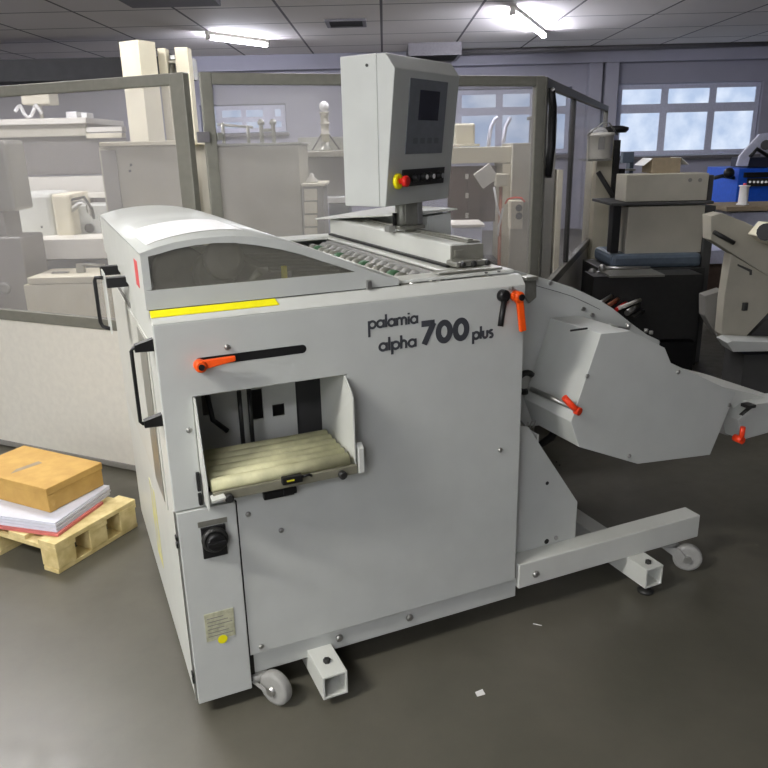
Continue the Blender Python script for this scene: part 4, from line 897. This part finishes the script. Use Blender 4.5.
# open carton
zb_ = zrat(668, 174, 5.5) + .003
s0, s1 = rat(647, 170, 5.75)[0], rat(675, 170, 5.75)[0]; zt_ = zrat(664, 158, 5.7)
cx_ = thing('open_carton', 'grey-brown open cardboard carton with white flaps on the feeder cabinet', 'box', room((s0 + s1) / 2, 5.75, zb_))
rb(s0, s1, 5.65, 5.655, zb_, zt_).build('carton_side', 'cardboard_grey', cx_); rb(s0, s1, 5.86, 5.865, zb_, zt_).build('carton_side', 'cardboard_grey', cx_)
rb(s0, s0 + .005, 5.6555, 5.8595, zb_, zt_).build('carton_side', 'cardboard_grey', cx_); rb(s1 - .005, s1, 5.6555, 5.8595, zb_, zt_).build('carton_side', 'cardboard_grey', cx_)
rb(s0, s1, 5.65, 5.865, zb_ - .0018, zb_ - .0002).build('carton_bottom', 'cardboard_grey', cx_)
for s_, sg in ((s0, -1), (s1, 1)): MB().hexa([room(s_, 5.65, zt_ - .002), room(s_, 5.86, zt_ - .002), room(s_ + sg * .06, 5.86, zt_ - .05), room(s_ + sg * .06, 5.65, zt_ - .05), room(s_, 5.65, zt_ + .002), room(s_, 5.86, zt_ + .002), room(s_ + sg * .06, 5.86, zt_ - .046), room(s_ + sg * .06, 5.65, zt_ - .046)]).build('flap', 'white_paper', cx_)

def slab(par, name, m, pts, t, d, bevel=.004):
    P = [rpt(u, v, t) for u, v in pts]; return MB().prism(P, FW * d).build(name, m, par, bevel=bevel)
# cream delivery machine at right edge
t = thing('folding_machine', 'cream angled folding machine at the right edge of the picture', 'machine', rpt(745, 352, 4.6) * 1)
t.location.z = 0
slab(t, 'sloping_arm', 'cream_dull', [(711, 216), (722, 213), (745, 222), (800, 250), (800, 296), (768, 276), (711, 240)], 4.6, .13)
slab(t, 'leg', 'cream_dull', [(731, 254), (768, 276), (790, 290), (738, 345), (731, 350), (721, 334), (724, 300)], 4.62, .1)
slab(t, 'side_cover', 'grey_mid', [(705, 296), (723, 290), (730, 349), (716, 335), (705, 316)], 4.73, .1)
slab(t, 'side_wedge', 'grey_dark', [(800, 288), (800, 344), (741, 344)], 4.66, .2)
slab(t, 'lower_tray', 'paint_grey', [(727, 343), (732, 341), (800, 343), (800, 351), (733, 352)], 4.45, .16)
rb(rat(745, 352, 4.62)[0], rat(820, 352, 4.62)[0], 4.62, 4.9, 0, zrat(765, 354, 4.62) - .004).build('base', 'grey_dark', t)
part_tube(t, 'dark_bar', 'dark_metal', [rpt(714, 232, 4.57), rpt(734, 243, 4.57)], .014)
slab(t, 'slot', 'grey_dark', [(738, 264), (752, 270), (752, 275), (750, 275), (750, 272), (738, 266)], 4.612, .007, 0)
MB().box(0, .03, 0, .02, 0, .05, T=lambda q: rpt(744, 311, 4.6) + q).build('catch', 'grey_dark', t)
slab(t, 'hopper_side', 'cream', [(757, 236), (768, 223), (800, 225), (800, 255), (765, 243)], 4.4, .12)
MB().tube(rpt(766, 232, 4.34), rpt(766, 232, 4.399), .05).build('drum', 'black', t)
# wooden table + roll
g = rthing_box('wooden_table', 'brown topped work table behind the angled folding machine', 'table', [('table_top', 'cardboard_grey', 727, 206, 800, 211, 6.3, .5), ('drawer_front', 'lilac_white', 732, 212, 800, 226, 6.36, .4)])
for u in (735, 798):
    s_ = rat(u, 230, 6.4)[0]; rb(s_ - .03, s_ + .03, 6.4, 6.46, 0, zrat(u, 226.3, 6.36)).build('leg', 'plate_metal', g[0])
zz = zrat(760, 206, 6.3) + .001; s_ = rat(743, 200, 6.45)[0]
t = thing('thread_spool', 'upright white thread cone standing on the brown work table', 'spool', room(s_, 6.45, zz))
MB().lathe([(.05, 0), (.05, .008), (.038, .012), (.036, .145), (.045, .15), (.045, .158), (.012, .16)], room(s_, 6.45, zz), UP).build('spool_body', 'white_paper', t)
MB().lathe([(.012, .1605), (.012, .175)], room(s_, 6.45, zz), UP).build('core', 'red_sticker', t)
# blue press
g = rthing_box('blue_press', 'bright blue press with white angled arm under the back windows', 'machine', [
    ('blue_body', 'blue', 736, 168, 800, None, 8.0, .8), ('black_rail', 'black', 745, 172, 800, 177, 7.96, .035), ('upper_block', 'dark_blue', 748, 157, 800, 167, 8.1, .4), ('control_strip', 'dark_metal', 748, 178, 800, 186, 7.96, .035)])
slab(g[0], 'white_arm', 'lilac_white', [(737, 166), (740, 156), (760, 134), (800, 128), (800, 136), (765, 142), (750, 158), (748, 166)], 8.05, .04)
part_tube(g[0], 'frame_bar', 'black', [rpt(750, 157, 8.0), rpt(757, 149, 8.0), rpt(768, 156, 8.0)], .02)
MB().tube(rpt(766, 145, 7.95), rpt(766, 145, 8.04), .05).build('hub', 'dark_metal', g[0])
for i in range(6): MB().tube(rpt(750 + i * 4, 182, 7.93), rpt(750 + i * 4, 182, 7.959), .012).build('button', 'steel', g[0])
part_tube(g[0], 'handle_bar', 'dark_metal', [rpt(714, 178, 8.1), rpt(722, 176, 8.1), rpt(736, 178, 8.1)], .02); MB().ball(rpt(729, 173, 8.05), .055).build('handle_ball', 'black', g[0])
# pale crate low between cabinets
g = rthing_box('red_brown_cabinet', 'low cabinet with pale lilac top between feeder cabinet and folding machine', 'cabinet', [('body', 'brown', 706, 264, 760, None, 6.9, .4), ('top', 'lilac_white', 704, 250, 762, 263.5, 6.88, .44)])
# small vise on a post near bucket
s_ = rat(630, 165, 8.5)[0]
g = rthing_box('drill_stand', 'small dark drill stand before the left window pane', 'tool', [('post', 'bluegrey', 628, 158, 632, None, 8.6, .12), ('head', 'bluegrey', 623, 152, 634, 163, 8.5, .09), ('plate', 'plate_metal', 618, 169, 636, 171, 8.45, .14)])

# ------------------------------------------------------------------ unseen ceiling tubes and a window, added outside the frame for brightness
def rl(s0, t0, s1, t1, label, power, size=.15): return lamp(room(s0, t0, 3.15), room(s1, t1, 3.15), label, power, size=size)
rl(-3.2, .2, -1.7, .2, 'lit ceiling tube lamp added as fill outside the picture, above the left of the hall', 118)
rl(-3.6, 4.4, -2.1, 4.4, 'lit ceiling tube lamp added as fill outside the picture, above the machines behind the left fence', 60)
rl(-1.7, -2.4, -.2, -2.4, 'lit ceiling tube lamp added as fill outside the picture, behind the camera', 25)
rl(-.6, 5.2, .9, 5.2, 'lit ceiling tube lamp added as fill outside the picture, above the grey cabinet row', 30)
wf = struct(MB().grid([-4.6, -4.5, -2.6, -2.5, -.6, -.5], [1.0, 1.1, 2.6, 2.7], lambda x, z: not ((-4.5 < x < -2.6 or -2.5 < x < -.6) and 1.1 < z < 2.6), lambda x, z: room(x, TB + .001, z), FW * .06).build('window_4', 'lilac_white'))  # unseen window added on the near wall to light the front faces
for a_s in (-4.49, -2.49): rb(a_s, a_s + 1.88, TB + .02, TB + .03, 1.105, 2.595).build('pane', 'fill_pane', wf)
rl(-7.0, 8.5, -5.5, 8.5, 'lit ceiling tube lamp added as fill outside the picture, far left along the side wall', 30)  # one more added tube, to lift the dim ceiling
w = bpy.data.worlds.new('world'); scene.world = w; w.use_nodes = True
w.node_tree.nodes['Background'].inputs['Color'].default_value = (.5, .55, .7, 1); w.node_tree.nodes['Background'].inputs['Strength'].default_value = .3
vs = scene.view_settings; vs.view_transform = 'Standard'; vs.look = 'None'; vs.gamma = 1; vs.use_curve_mapping = False; vs.exposure = .08
